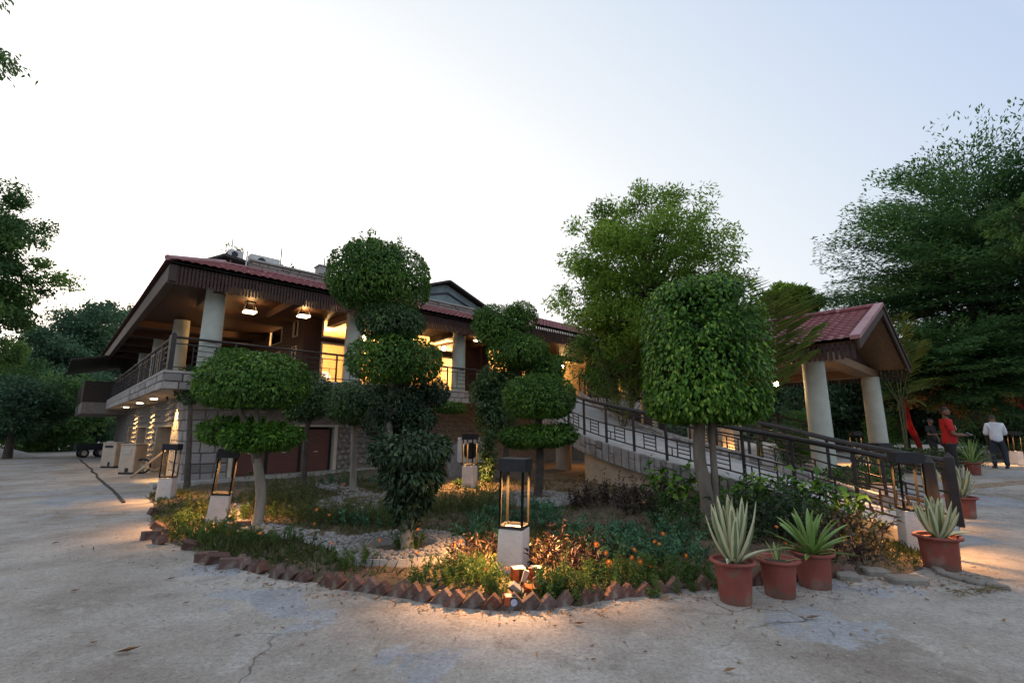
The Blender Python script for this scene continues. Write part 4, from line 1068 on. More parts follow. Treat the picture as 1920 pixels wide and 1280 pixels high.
def vn(P, sc, seed):     # smooth noise for arrays of points, cheap sum of sines
    P = np.asarray(P) * sc; r = np.random.default_rng(seed); out = 0
    for k in range(5):
        w_ = r.normal(size=3) * (1 + .5 * k); out = out + np.sin(P @ w_ + r.uniform(0, 6.3)) / (1 + .4 * k)
    return out / 3
def shell_points(c, r, n, p=2.0, pz=2.0, flat=-1.0, seed=1, lump=.055, depth=.25, taper=0.0):
    g = np.random.default_rng(seed); d = unit(g.normal(size=(n, 3)))
    r = np.array(r)
    e = d
    k = (np.abs(e[:, 0]) ** p + np.abs(e[:, 1]) ** p) ** (pz / p) + np.abs(e[:, 2]) ** pz
    s = k ** (-1 / pz)
    q = e * s[:, None]
    if flat > -1: q[:, 2] = np.where(q[:, 2] < flat, flat + (q[:, 2] - flat) * .12, q[:, 2])
    nz_ = vn(q * r, 2.6, seed) * lump + vn(q * r, 8, seed + 5) * lump * .55
    q = q * (1 + nz_[:, None]) * (1 - depth * g.random(n)[:, None] ** 2.2)
    if taper: q[:, :2] *= (1 + taper * q[:, 2:3])
    nrm = unit(q / r)
    return np.asarray(c) + q * r, nrm
def clipped(name, parent, tiers, mat_, L, W, dens, seed, hang=.7, tint_hi=.0, six=False, twigs=0, mat_core=None):
    """one crown part from several clipped tiers: (centre, radii, p, pz, flat, taper)"""
    Bs, Ax, Nn, Ti = [], [], [], []; core = MB(); g = np.random.default_rng(seed)
    for k, (c, r, p, pz, flat, tp) in enumerate(tiers):
        r = tuple(max(x - .95 * L, x * .55) for x in r)
        area = 4 * math.pi * ((r[0] * r[1]) ** 1.6 / 3 + (r[0] * r[2]) ** 1.6 / 3 + (r[1] * r[2]) ** 1.6 / 3) ** (1 / 1.6)
        n = int(area / (L * W) * dens * 1.75)
        P, N_ = shell_points(c, r, n, p, pz, flat, seed + k * 13, taper=tp)
        gap = vn(P, .75 / L, seed + 7) + .5 * vn(P, 1.6 / L, seed + 8); kp = g.random(n) < np.clip(.66 + .9 * gap, .2, 1.0)
        P, N_ = P[kp], N_[kp]; n = len(P)
        a = N_ * .75 + g.normal(size=(n, 3)) * .45; a[:, 2] -= hang
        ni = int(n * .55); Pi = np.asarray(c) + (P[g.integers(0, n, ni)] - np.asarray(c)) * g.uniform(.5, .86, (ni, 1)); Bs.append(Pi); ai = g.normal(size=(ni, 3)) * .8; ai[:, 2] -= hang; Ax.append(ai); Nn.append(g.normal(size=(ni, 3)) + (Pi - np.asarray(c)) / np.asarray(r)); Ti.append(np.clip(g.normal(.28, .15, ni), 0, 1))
        Bs.append(P); Ax.append(a); Nn.append(N_ + g.normal(size=(n, 3)) * .35 + [0, 0, .35])
        t = .40 + .28 * vn(P, 3.0, seed + 3) + g.normal(size=n) * .22 + tint_hi * (g.random(n) < .16) 
        Ti.append(np.clip(t, 0, 1))
        vs, fs = [], []; nu, nv = 14, 9
        for j in range(nv + 1):
            ph = math.pi * j / nv - math.pi / 2
            for i in range(nu):
                th = 2 * math.pi * i / nu; e = np.array([math.cos(ph) * math.cos(th), math.cos(ph) * math.sin(th), math.sin(ph)])
                s = ((abs(e[0]) ** p + abs(e[1]) ** p) ** (pz / p) + abs(e[2]) ** pz) ** (-1 / pz); q = e * s
                if q[2] < flat: q[2] = flat + (q[2] - flat) * .12
                q = q * (.42 + .03 * math.sin(5 * th + j)); q[:2] *= (1 + tp * q[2]); vs.append(tuple(np.asarray(c) + q * np.asarray(r)))
        for j in range(nv):
            for i in range(nu): fs.append((j * nu + i, j * nu + (i + 1) % nu, (j + 1) * nu + (i + 1) % nu, (j + 1) * nu + i))
        core.add(vs, fs)
    core.build('shade_core', mat_core or M_core, parent, smooth=True)  # solid dark core added so gaps between leaves read as shade
    B = np.concatenate(Bs); A = np.concatenate(Ax); N_ = np.concatenate(Nn); T = np.concatenate(Ti)
    big = twigs > 0; twigs = twigs or (int(6 * len(tiers)) if hang > .3 and L < .1 and not mat_ is G_hedge else 0)
    if twigs:                                         # unclipped shoots standing out of the topmost tier
        c, r = tiers[0][0], tiers[0][1]; sh = MB()
        for k in range(twigs):
            th = g.uniform(0, 6.28); d = np.array([math.cos(th) * g.uniform(.2, 1), math.sin(th) * g.uniform(.2, 1), g.uniform(.5, 1.1)]); d /= np.linalg.norm(d)
            c, r = (tiers[0] if big else tiers[k % len(tiers)])[:2]; p0 = np.asarray(c) + d * np.asarray(r) * .9; ln = g.uniform(.15, .42) * (1 if big else .28); dd = d * .5 + np.array([g.uniform(-.3, .3), 0, .7]); dd /= np.linalg.norm(dd)
            m_ = int(ln / .022); s = np.linspace(0, 1, m_)[:, None]; P = p0 + dd * s * ln + np.array([0, 0, -.10]) * s ** 2
            sh.tube([tuple(P[0]), tuple(P[m_ // 2]), tuple(P[-1])], [.004, .003, .002], 4)
            B = np.concatenate([B, P]); aa = g.normal(size=(m_, 3)) * .7 + dd * .4; aa[:, 2] -= .4; A = np.concatenate([A, aa]); N_ = np.concatenate([N_, g.normal(size=(m_, 3)) + [0, 0, 1]]); T = np.concatenate([T, np.clip(g.normal(.5, .15, m_), 0, 1)])
        sh.build('shoots', M_bark, parent)['kind'] = 'stuff'
    n = len(B); Ls = L * np.clip(g.normal(.95, .24, n), .4, 1.6); Ws = W * np.clip(g.normal(.95, .2, n), .5, 1.5)
    return leaves(name, B, A, N_, Ls, Ws, mat_, parent, tint=T, six=six, fold=.35, droop=.18)
def tier(px, py, hw, hh, Y, base, p=2.0, pz=2.0, flat=-1.0, tp=0.0, deep=1.0):
    c = PY(px, py, Y); m_ = mpp(c); r = (hw * m_, hw * m_ * deep, hh * m_)
    return (tuple(c - Vector(base)), r, p, pz, flat, tp)
def trunk(name, parent, pts, r0, r1, mt, n=10):
    pts = [Vector(p) for p in pts]; k = len(pts)
    fine = resample([tuple(p) for p in pts], 4) if k > 2 else pts; m_ = len(fine)
    rs = [r0 + (r1 - r0) * (i / (m_ - 1)) ** .8 for i in range(m_)]; rs[0] *= 1.25
    return MB().tube(fine, rs, n).build(name, mt, parent, smooth=True)

# mushroom topped topiary on the left
b = PB(483, 982); Y = b.y
t = thing('topiary_tree', 'mushroom shaped topiary with a smooth pale trunk and a wide domed crown, front left', 'topiary', b)
clipped('crown', t, [tier(477, 717, 99, 60, Y, b, 2.3, 2.6, -.80)], G_fic, .066, .034, 2.6, 11, hang=.6, tint_hi=.15)
clipped('lower_ring', t, [tier(424, 808, 56, 31, Y, b, 2, 2.2), tier(508, 818, 66, 32, Y + .1, b, 2, 2.2), tier(470, 818, 60, 33, Y - .3, b), tier(470, 804, 60, 27, Y + .4, b)], G_fic2, .085, .036, 1.7, 12, hang=.3)
tp = PY(482, 860, Y) - b; tq = PY(478, 740, Y) - b
trunk('trunk', t, [(0, 0, -.1), (.01, 0, .45), tuple(tp)], .085, .072, M_barkp, 12)
for dx in (-30, 0, 26): e = PY(480 + dx * 1.3, 735, Y + dx * .006) - b; trunk('limb', t, [tuple(tp - Vector((0, 0, .05))), tuple((tp + e) / 2 + Vector((dx * .0012, 0, .05))), tuple(e)], .06, .035, M_bark, 8)
# small leafy sprig on the trunk
b2 = PY(478, 887, Y) - b; n_ = 10; g_ = np.random.default_rng(5)
leaves('sprig', np.array(b2)[None] + g_.normal(size=(n_, 3)) * .03, g_.normal(size=(n_, 3)) * [1, .6, .4] + [-.4, -.4, .2], np.tile([0, -.3, 1.0], (n_, 1)), .10, .045, G_weed, t)

# front centre topiary: wide leafy head over a cone shaped skirt
b = Vector((T2P.x, T2P.y, bed_z(T2P.x, T2P.y))); Y = b.y
t = thing('topiary_tree', 'dark front topiary inside the raised cobble ring, leaf skirt tapering to its trunk', 'topiary', b)
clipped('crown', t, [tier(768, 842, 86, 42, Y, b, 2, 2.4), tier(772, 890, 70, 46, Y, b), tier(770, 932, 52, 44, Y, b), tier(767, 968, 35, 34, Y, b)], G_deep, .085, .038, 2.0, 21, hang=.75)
trunk('trunk', t, [(0, 0, -.1), tuple(PY(764, 985, Y) - b), tuple(PY(772, 930, Y) - b), tuple(PY(752, 850, Y) - b)], .085, .07, M_barkp, 10)
n_ = 160; g_ = np.random.default_rng(6); zz = g_.uniform(.05, .6, n_); th = g_.uniform(0, 6.3, n_)
leaves('creeper', np.stack([.085 * np.cos(th) + .0, .085 * np.sin(th), zz], 1), np.stack([np.cos(th) * .5, np.sin(th) * .5, g_.uniform(-1, .3, n_)], 1), np.stack([np.cos(th), np.sin(th), zz * 0 + .2], 1), .05, .03, G_weed, t)

# tall tiered topiary behind it
b = PB(727, 957); Y = b.y
t = thing('topiary_tree', 'tallest tiered topiary with four stacked clipped heads and loose shoots on top', 'topiary', b)
clipped('top_head', t, [tier(711, 522, 98, 62, Y, b, 2.4, 2.8), tier(700, 480, 58, 34, Y, b)], G_fic, .072, .036, 2.3, 31, hang=.8, tint_hi=.15, twigs=26)
clipped('upper_head', t, [tier(733, 604, 66, 37, Y - .2, b, 2.4, 2.6)], G_dark, .07, .034, 2.1, 32, hang=.8)
clipped('middle_head', t, [tier(741, 673, 90, 48, Y - .1, b, 2.3, 2.6)], G_fic, .072, .036, 2.0, 33, hang=.85)
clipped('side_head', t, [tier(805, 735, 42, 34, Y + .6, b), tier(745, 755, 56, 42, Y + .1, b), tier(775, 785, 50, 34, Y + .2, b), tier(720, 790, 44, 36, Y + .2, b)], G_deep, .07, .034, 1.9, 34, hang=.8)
trunk('trunk', t, [(0, 0, -.1), tuple(PY(731, 890, Y) - b), tuple(PY(728, 800, Y) - b), tuple(PY(735, 690, Y) - b), tuple(PY(715, 520, Y) - b)], .12, .06, M_barkp, 10)
trunk('limb', t, [tuple(PY(729, 830, Y) - b), tuple(PY(700, 790, Y) - b), tuple(PY(760, 770, Y + .2) - b)], .07, .03, M_barkd, 8)
# round headed one left of it
b = PB(662, 918); Y = b.y
t = thing('topiary_tree', 'slender topiary with one dark rounded head left of the tallest tiered one', 'topiary', b)
clipped('crown', t, [tier(676, 754, 68, 46, Y - .4, b, 2.2, 2.4), tier(712, 740, 36, 36, Y - .2, b)], G_dark, .085, .038, 1.9, 41, hang=.75)
trunk('trunk', t, [(0, 0, -.1), tuple(PY(663, 860, Y) - b), tuple(PY(664, 770, Y) - b)], .085, .06, M_barkp, 10)
# spiral-like one right of the middle
b = PB(948, 900); Y = b.y
t = thing('topiary_tree', 'stepped topiary with heart shaped top behind the double domed one', 'topiary', b)
clipped('top_head', t, [tier(938, 612, 52, 44, Y, b, 2.3, 2.5), tier(978, 592, 34, 32, Y, b), tier(905, 605, 24, 36, Y, b)], G_fic, .085, .042, 2.0, 51, hang=.6, tint_hi=.15)
clipped('middle_head', t, [tier(972, 658, 62, 36, Y - .2, b, 2.2, 2.4), tier(1020, 690, 44, 32, Y, b)], G_fic, .085, .042, 2.0, 52, hang=.6, tint_hi=.1)
clipped('lower_head', t, [tier(935, 715, 44, 42, Y, b), tier(985, 740, 40, 34, Y + .1, b)], G_dark, .085, .042, 1.8, 53, hang=.6)
trunk('trunk', t, [(0, 0, -.1), tuple(PY(950, 820, Y) - b), tuple(PY(955, 700, Y) - b), tuple(PY(945, 620, Y) - b)], .10, .05, M_barkd, 9)
# double dome by the ramp
b = Vector((T4P.x, T4P.y, .2)); Y = b.y
t = thing('topiary_tree', 'double domed topiary with a neat half ball over a flat ring, left of the ramp', 'topiary', b)
clipped('crown', t, [tier(1012, 746, 72, 48, Y, b, 2.2, 2.4, -.78)], G_fic, .075, .033, 2.3, 61, hang=.35, tint_hi=.12)
clipped('lower_ring', t, [tier(1008, 817, 78, 25, Y, b, 2, 2.2), tier(972, 822, 40, 23, Y - .1, b), tier(1050, 812, 40, 24, Y, b)], G_fic, .08, .036, 1.9, 62, hang=.4, tint_hi=.1)
trunk('trunk', t, [(0, 0, -.15), tuple(PY(1012, 880, Y) - b), tuple(PY(1010, 760, Y) - b)], .11, .07, M_barkd, 10)
# the big clipped drum
b = PB(1328, 992); Y = b.y
t = thing('topiary_tree', 'big bright green drum shaped topiary on twin grey trunks before the ramp', 'topiary', b)
clipped('crown', t, [tier(1317, 662, 113, 136, Y, b, 2.8, 6), tier(1308, 552, 86, 26, Y, b, 2.4, 3), tier(1324, 750, 108, 46, Y, b, 2.6, 4)], G_fic2, .080, .044, 2.7, 71, hang=.95, tint_hi=.42, six=True)
trunk('trunk', t, [(0, 0, -.1), tuple(PY(1325, 930, Y) - b), tuple(PY(1312, 860, Y) - b), tuple(PY(1312, 790, Y) - b), tuple(PY(1318, 660, Y) - b)], .115, .08, M_bark, 11)
trunk('trunk', t, [(.10, .02, -.1), tuple(PY(1341, 920, Y) - b), tuple(PY(1337, 850, Y) - b), tuple(PY(1334, 790, Y) - b), tuple(PY(1340, 700, Y) - b)], .06, .045, M_bark, 9)
# small background topiaries by the terrace
for (px, base_y, Yd, tiers_, lb, sd_) in (
    (355, 880, 13.2, [(357, 722, 30, 42)], 'dark shrub on a thin stem left of the mushroom topiary by the slab corner', 81),
    (573, 895, 11.5, [(588, 742, 40, 50), (565, 768, 36, 26)], 'dark round headed shrub behind the mushroom topiary on its right', 82)):
    b = PY(px, base_y, Yd); b.z = .15
    t = thing('shrub_tree', lb, 'shrub', b)
    clipped('crown', t, [tier(*q, Yd, b) for q in tiers_], G_dark, .085, .04, 1.8, sd_, hang=.6)
    trunk('trunk', t, [(0, 0, -.2), tuple(PY(px, 820, Yd) - b), tuple(PY(tiers_[0][0], tiers_[0][1] + 20, Yd) - b)], .085, .05, M_barkd, 8)
def bush(name, label, tiers_, mat_, L, W, dens, seed, hang=.3, cat='shrub', group=None, core=True, **k):
    c = Vector(tiers_[0][0]); zmin = min(q[0][2] - q[1][2] for q in tiers_)
    b = Vector((c.x, c.y, zmin))
    t = thing(name, label, cat, b, 0, group)
    clipped('leaves', t, [(tuple(Vector(q[0]) - b),) + tuple(q[1:]) for q in tiers_], mat_, L, W, dens, seed, hang=hang, **k)
    return t
O_ = (0, 0, 0)
bush('terrace_planting', 'low trimmed planting hanging over the terrace slab right of the tiered topiary', [tier(845, 764, 34, 15, 17.5, O_)], G_fic, .11, .05, 1.6, 91)
bush('terrace_planting', 'low dim planting on the slab behind the mushroom topiary', [tier(440, 662, 36, 12, 13.0, O_), tier(600, 745, 26, 26, 14.5, O_)], G_fic, .09, .045, 1.5, 92)
bush('climbing_shrub', 'tall dark creeper clad stump lit orange beside the back lantern', [tier(915, 850, 22, 56, LB.y + .9, O_), tier(930, 780, 44, 50, LB.y + 1.4, O_), tier(905, 740, 30, 40, LB.y + 1.6, O_)], G_dark, .10, .045, 1.5, 93, hang=.5)
bush('garden_plant', 'small bright clump glowing at the right foot of the back lantern', [tier(906, 900, 15, 14, LB.y, O_)], G_weed, .10, .035, 1.0, 94, hang=-.3)
bush('garden_plant', 'small bright clump glowing at the left foot of the back lantern', [tier(858, 906, 16, 9, LB.y - .2, O_)], G_weed, .09, .03, 1.0, 95, hang=-.3)

# loose trees
def tree(name, label, base, cc, cr, nclu, nper, L, W, mat_, tr, seed, bark=M_barkd, flat=.7, layered=False, up=.5, group=None, sig=.17, inner=.35, limbs=24, lean=None, egg=0.0):
    g = np.random.default_rng(seed); base = Vector(base); t = thing(name, label, 'tree', base, 0, group)
    C_ = np.array(cc) - np.array(base); cr = np.array(cr, float)
    d = unit(g.normal(size=(nclu, 3))); rad = inner + (1 - inner) * g.random(nclu) ** .6
    P = d * rad[:, None]
    if egg: P[:, :2] *= (1 - egg * P[:, 2:3])
    cl = C_ + P * cr * (1 + .14 * vn(d * 3, 1.2, seed)[:, None])
    out = unit(P * [1, 1, .35] + 1e-3)
    n = nclu * nper; ci = np.repeat(np.arange(nclu), nper)
    s = cr.mean() * sig * g.uniform(.7, 1.3, nclu)[ci][:, None]
    o = out[ci]; sd_ = unit(np.cross(o, [0, 0, 1.0]))
    if layered:
        a_, b_, c_ = np.clip(g.normal(size=(3, n, 1)), -1.7, 1.7); off = o * a_ * s * 1.35 + sd_ * b_ * s * .75 + np.array([0, 0, 1.0]) * (c_ * s * .13 - np.abs(a_) * s * .06 + b_ * 0)
        ax = o * .8 + sd_ * g.normal(size=(n, 1)) * .7 + g.normal(size=(n, 3)) * .25 + [0, 0, .12]; nr = np.array([0, 0, 1.0]) + g.normal(size=(n, 3)) * .3
    else:
        off = unit(g.normal(size=(n, 3))) * (g.random((n, 1)) ** .5 * 1.55) * s * [1, 1, flat]; ax = o * .5 + g.normal(size=(n, 3)) * .6 + [0, 0, -.25]; nr = g.normal(size=(n, 3)) * .6 + [0, 0, up]
    B = cl[ci] + off
    ti = np.clip(.45 + .24 * g.normal(size=nclu)[ci] + .17 * g.normal(size=n), 0, 1)
    leaves('crown', B, ax, nr, L * g.uniform(.7, 1.25, n), W * g.uniform(.75, 1.2, n), mat_, t, tint=ti, fold=.25, droop=.12)
    top = Vector(C_ + np.array([0, 0, cr[2] * .35])); fork = Vector(C_ + np.array([0, 0, -cr[2] * .75]))
    fork.z = max(fork.z, .8)
    pts = [Vector((0, 0, -.2)), Vector((fork.x * .35, fork.y * .35, fork.z * .5)), fork, (fork + top) / 2 + Vector((cr[0] * .05, 0, 0)), top]
    trunk('trunk', t, pts, tr, tr * .25, bark, 10)
    m = MB()
    for k in g.permutation(nclu)[:limbs]:
        e = Vector(cl[k]); f_ = g.uniform(0, .75); s_ = fork.lerp(top, f_); 
        if e.z < s_.z - cr[2] * .2: s_ = fork.lerp(top, .05)
        mid = s_.lerp(e, .5) + Vector((0, 0, .08 * (e - s_).length)); m.tube([s_, s_.lerp(mid, .5) + Vector((0, 0, .02)), mid, e], [tr * .30, tr * .22, tr * .15, tr * .05], 5)
    m.build('limbs', bark, t, smooth=True)
    return t
c = PY(1212, 530, 15.5); mm = mpp(c)
tree('airy_tree', 'tall light green airy tree rising behind the ramp in the middle', (c.x - .3, c.y, .1), c, (168 * mm, 145 * mm, 184 * mm), 270, 180, .165, .050, G_tree, .16, 101, bark=M_barkd, sig=.112, flat=.8, egg=.15, inner=.30, limbs=150)
c = PY(1180, 655, 16.3); mm = mpp(c)
tree('airy_tree', 'lower darker green bushy tree under the light green airy one', (c.x, c.y, .1), c, (110 * mm, 90 * mm, 90 * mm), 70, 130, .15, .045, G_fic, .10, 102, sig=.17)
c = PY(1862, 522, 24); mm = mpp(c)
tree('layered_tree', 'huge dark tree with flat layered sprays filling the right side', (c.x + 1.5, c.y, .3), c, (262 * mm, 210 * mm, 258 * mm), 680, 240, .245, .085, G_ced, .42, 111, layered=True, inner=.25, sig=.115, egg=.18, limbs=200)
c = PY(1800, 690, 21); mm = mpp(c)
tree('layered_tree', 'low spreading dark tree in front of the huge layered one on the right', (c.x + 2, c.y + 1, .3), c, (150 * mm, 100 * mm, 70 * mm), 220, 240, .22, .078, G_ced, .22, 112, layered=True, inner=.2, sig=.15)
c = PY(1925, 420, 17); mm = mpp(c)
tree('bright_tree', 'brighter green tree cut by the right edge of the view', (c.x + .5, c.y, .3), c, (50 * mm, 50 * mm, 62 * mm), 40, 150, .2, .06, G_left, .15, 113, sig=.2)
c = PY(2090, 320, 26); mm = mpp(c)
tree('tall_tree', 'tall tree at the upper right edge reaching above the layered one', (c.x, c.y, .3), c, (90 * mm, 90 * mm, 150 * mm), 120, 260, .24, .085, G_ced, .3, 114, sig=.14)
c = PY(-35, 515, 19); mm = mpp(c)
tree('left_tree', 'tall leafy tree cut by the left edge with ragged outline against the sky', (c.x, c.y, 0), c, (112 * mm, 110 * mm, 190 * mm), 130, 300, .19, .072, G_left, .26, 121, sig=.12, inner=.3, flat=.75)
for k, (px, py, Yd, hw, hh, lb, mt) in enumerate([
    (150, 655, 48, 85, 90, 'rounded dark tree rising left of the roof eave in the distance', G_far), (205, 640, 62, 55, 75, 'distant thin tree touching the left eave of the lodge', G_far),
    (95, 690, 44, 75, 80, 'bushy distant tree in the middle of the left background', G_far), (105, 775, 36, 85, 75, 'mid green tree low on the left behind the yard', G_left), (165, 770, 40, 55, 70, 'dark tree beside the far end of the lodge', G_far),
    (30, 770, 27, 70, 60, 'dark low tree with pale trunk at the left of the yard', G_far), (-60, 720, 30, 110, 120, 'dense tree just past the left edge of the yard', G_left)]):
    c = PY(px, py, Yd); mm = mpp(c)
    tree('background_tree', lb, (c.x, c.y, 0), c, (hw * mm, hw * mm * .8, hh * mm), 95, 190, .22 * Yd / 30, .11 * Yd / 30, mt, .25, 130 + k, sig=.2, inner=.25, limbs=14, group='trees beyond the yard')
for k, (px, py, Yd, hw, hh, lb) in enumerate([
    (1480, 572, 30, 48, 42, 'small distant tree above the left end of the porch roof'), (1560, 760, 30, 90, 70, 'dim tree seen between the two porch columns'),
    (1690, 760, 29, 70, 60, 'dim tree right of the far porch column'), (1450, 700, 34, 80, 80, 'dim tree behind the porch and the drum topiary'), (1860, 770, 33, 120, 70, 'deep dark tree behind the two men'), (1990, 740, 28, 90, 100, 'dense tree past the right edge of the plaza'),
    (1330, 620, 34, 120, 60, 'dim tree far behind the drum topiary')]):
    c = PY(px, py, Yd); mm = mpp(c)
    tree('background_tree', lb, (c.x, c.y, .2), c, (hw * mm, hw * mm * .7, hh * mm), 90, 200, .28, .13, G_far if k else G_tree, .22, 150 + k, sig=.22, inner=.2, limbs=12, group='trees beyond the porch')
# wooded skyline that reads as one mass
g_ = np.random.default_rng(77); n_ = 60000
th = g_.uniform(0, 2 * math.pi, n_); rr = np.where((th > .55) & (th < 2.2), g_.uniform(44, 80, n_), g_.uniform(75, 110, n_)); hh = (7.0 + 1.6 * np.sin(th * 9) + 1.1 * np.sin(th * 23 + 1)); z = g_.random(n_) * hh
B = np.stack([rr * np.sin(th), 20 + rr * np.cos(th), z], 1)
o = leaves('far_woods', B, g_.normal(size=(n_, 3)) + [0, 0, -.3], g_.normal(size=(n_, 3)) + [0, 0, .4], g_.uniform(1.0, 2.0, n_), g_.uniform(.6, 1.2, n_), G_far, None); tag(o, kind='stuff')
# overhanging twigs at the upper left, with the tree they belong to outside the frame
b = Vector((-7.6, 5.2, 0)); t = thing('overhanging_tree', 'leafy twigs hanging into the upper left corner from a tree outside', 'tree', b)
g_ = np.random.default_rng(9); m = MB(); Bl, Al, Nl = [], [], []
trunk('trunk', t, [(0, 0, -.1), (-.2, .1, 2.5), (-.1, .1, 5.5), (-.3, .2, 8.5)], .2, .08, M_barkd, 9)
for (px, py, ln, n_) in ((18, 105, .7, 150), (35, 125, .7, 130), (8, 140, .6, 90), (5, 10, .5, 60), (20, -8, .5, 40), (-60, 60, 1.2, 200), (-90, -60, 1.2, 200), (-40, 170, .8, 100)):
    p = PY(px, py, 5.4) - b; a = Vector((-.1, .1, p.z * .9)); mid = a.lerp(p, .6) + Vector((0, 0, .35))
    m.tube([a, a.lerp(mid, .6) + Vector((0, 0, .15)), mid, p], [.04, .025, .014, .004], 5)
    s = g_.random((n_, 1)) ** .7; c_ = np.array(mid) * (1 - s) + np.array(p) * s
    Bl.append(c_ + g_.normal(size=(n_, 3)) * [.075, .075, .06] * ln); aa = g_.normal(size=(n_, 3)) * .45; aa[:, 2] -= .9; aa[:, 0] += .3; Al.append(aa); Nl.append(g_.normal(size=(n_, 3)) + [0, -.6, .5])
m.build('branch', M_barkd, t); B = np.concatenate(Bl)
leaves('foliage', B, np.concatenate(Al), np.concatenate(Nl), g_.uniform(.05, .10, len(B)), g_.uniform(.02, .034, len(B)), G_left, t)

# palms
def palm(label, base, fr_list, seed, L=.42, stem=None):
    g = np.random.default_rng(seed); base = Vector(base); t = thing('palm', label, 'palm', base)
    for (e, h_) in fr_list:
        e = Vector(e) - base; s0 = Vector((0, 0, stem or .3)); mid = s0.lerp(e, .55) + Vector((0, 0, h_))
        n = 40; u = np.linspace(0, 1, n)[:, None]; A0, A1, A2 = np.array(s0), np.array(mid), np.array(e)
        P = (1 - u) ** 2 * A0 + 2 * u * (1 - u) * A1 + u ** 2 * A2; T = unit(2 * (1 - u) * (A1 - A0) + 2 * u * (A2 - A1))
        sd_ = unit(np.cross(T, [0, 0, 1.0])); up_ = np.cross(sd_, T); k = slice(10, n)
        Bs = np.concatenate([P[k], P[k]]); env = np.sin(np.clip((u[k, 0] - .12) / .9, 0, 1) * math.pi) ** .55
        ax = np.concatenate([T[k] * .55 + sd_[k] + up_[k] * .3, T[k] * .55 - sd_[k] + up_[k] * .3]) + g.normal(size=(2 * (n - 10), 3)) * .07; ax[:, 2] -= .15
        ln = np.concatenate([env, env]) * L * (e.length / 2.6) + .05
        o = leaves('frond', Bs, ax, np.concatenate([up_[k], up_[k]]), ln, .020 + .0 * ln, G_palm, t, tint=np.clip(g.normal(g.uniform(.3, .75), .12, len(Bs)), 0, 1), fold=.3, droop=.22, wide=.35)
        st_ = MB().tube([tuple(P[i]) for i in range(0, n, 5)], [.014 - .011 * i / n for i in range(0, n, 5)], 5).build('stalk', M_stalk, o)
    for k in range(5): MB().tube([(g.uniform(-.15, .15), g.uniform(-.15, .15), -.1), (g.uniform(-.1, .1), g.uniform(-.1, .1), (stem or .3) + .1)], [.034, .024], 7).build('stem', M_stalk, t)
    return t
M_stalk = mat('palm_stalk', (.075, .085, .03), (.045, .05, .02), rough=.6)
Yp = 11.2
b = PY(1418, 800, Yp); b.z = .1
palm('arching palm between the drum topiary and the porch roof', b, [(PY(1535, 610, Yp), .55), (PY(1500, 560, Yp + .6), .5), (PY(1462, 545, Yp + .8), .4), (PY(1525, 660, Yp - .3), .4), (PY(1410, 560, Yp + .5), .4), (PY(1390, 520, Yp + 1.5), .4), (PY(1380, 640, Yp), .4)], 201, stem=1.6)
Yp = 15.0; b = PY(1165, 790, Yp); b.z = .3
palm('dim palm with drooping fronds beside the ramp railing under the airy tree', b, [(PY(1215, 600, Yp), .3), (PY(1250, 640, Yp), .3), (PY(1120, 660, Yp), .4), (PY(1190, 640, Yp - .5), .5), (PY(1140, 720, Yp - .4), .3), (PY(1225, 700, Yp - .3), .4), (PY(1330, 500, Yp + .6), .3), (PY(1380, 520, Yp + .6), .3), (PY(1170, 740, Yp - .6), .2)], 202, stem=1.2)
Yp = 19.0; b = PY(1700, 830, Yp); b.z = .3
palm('palm behind the porch gable with fronds spreading right of it', b, [(PY(1690, 590, Yp), .5), (PY(1725, 640, Yp), .6), (PY(1745, 710, Yp), .5), (PY(1660, 600, Yp), .5), (PY(1735, 760, Yp - .5), .4), (PY(1560, 590, Yp + 2), .3), (PY(1590, 580, Yp + 2), .3)], 203, stem=2.2)

# small growth on the roof
for (t_, s_, z_, r_, lb) in ((2.35, 5.6, 8.55, .42, 'small bush growing on the roof behind the white unit'), (4.35, 5.0, 8.2, .34, 'small twiggy bush on the roof near the dark pole')):
    c = BL(t_, s_, z_); bush('rooftop_shrub', lb, [(tuple(c), (r_, r_, r_ * 1.1), 2, 2, -1, 0), (tuple(c + Vector((r_ * .8, 0, r_ * .3))), (r_ * .6, r_ * .6, r_ * .5), 2, 2, -1, 0)], G_left, .13, .05, .55, int(310 + t_ * 3), hang=.0)
# hedges
def hedge(label, a, bq, w, h, seed, mt=G_hedge, L=.075):
    a, bq = Vector(a), Vector(bq); c = (a + bq) / 2; d = bq - a; ln = d.length; az = math.atan2(d.y, d.x)
    t = thing('hedge', label, 'hedge', (c.x, c.y, a.z), az, 'clipped hedges')
    clipped('leaves', t, [((0, 0, h / 2), (ln / 2, w / 2, h / 2), 8, 8, -1, 0)], mt, L, L * .5, 1.3, seed, hang=.15)
    return t
hedge('low lit hedge between the lower ramp railing and the big porch column', (6.55, 10.0, .2), (9.0, 12.0, .25), 1.2, .55, 301)
hedge('bright low hedge behind the red shirted man', (10.6, 15.2, .3), (13.4, 14.6, .3), .8, .75, 302)
q = PG(1849, 876); hedge('upright clipped hedge block left of the man in white', (q.x - .35, q.y + .5, .27), (q.x + .35, q.y + .5, .27), .9, .85, 303)
q = PG(1925, 868); hedge('bright lit hedge at the far right edge of the plaza', (q.x - .1, q.y + .4, .27), (q.x + 2, q.y + .4, .27), .8, .8, 304)
hedge('dark clipped hedge block behind the big porch column', (12.6, 22.0, .3), (14.6, 22.6, .3), 1.2, 2.2, 305, G_fic)
hedge('dark clipped hedge block right of the far porch column', (16.6, 22.5, .3), (18.2, 22.8, .3), 1.1, 1.9, 306, G_fic)
hedge('dim rounded hedge in front of the porch back railing', (9.6, 17.5, .3), (11.4, 18.6, .3), 1.0, 1.1, 307, G_fic)
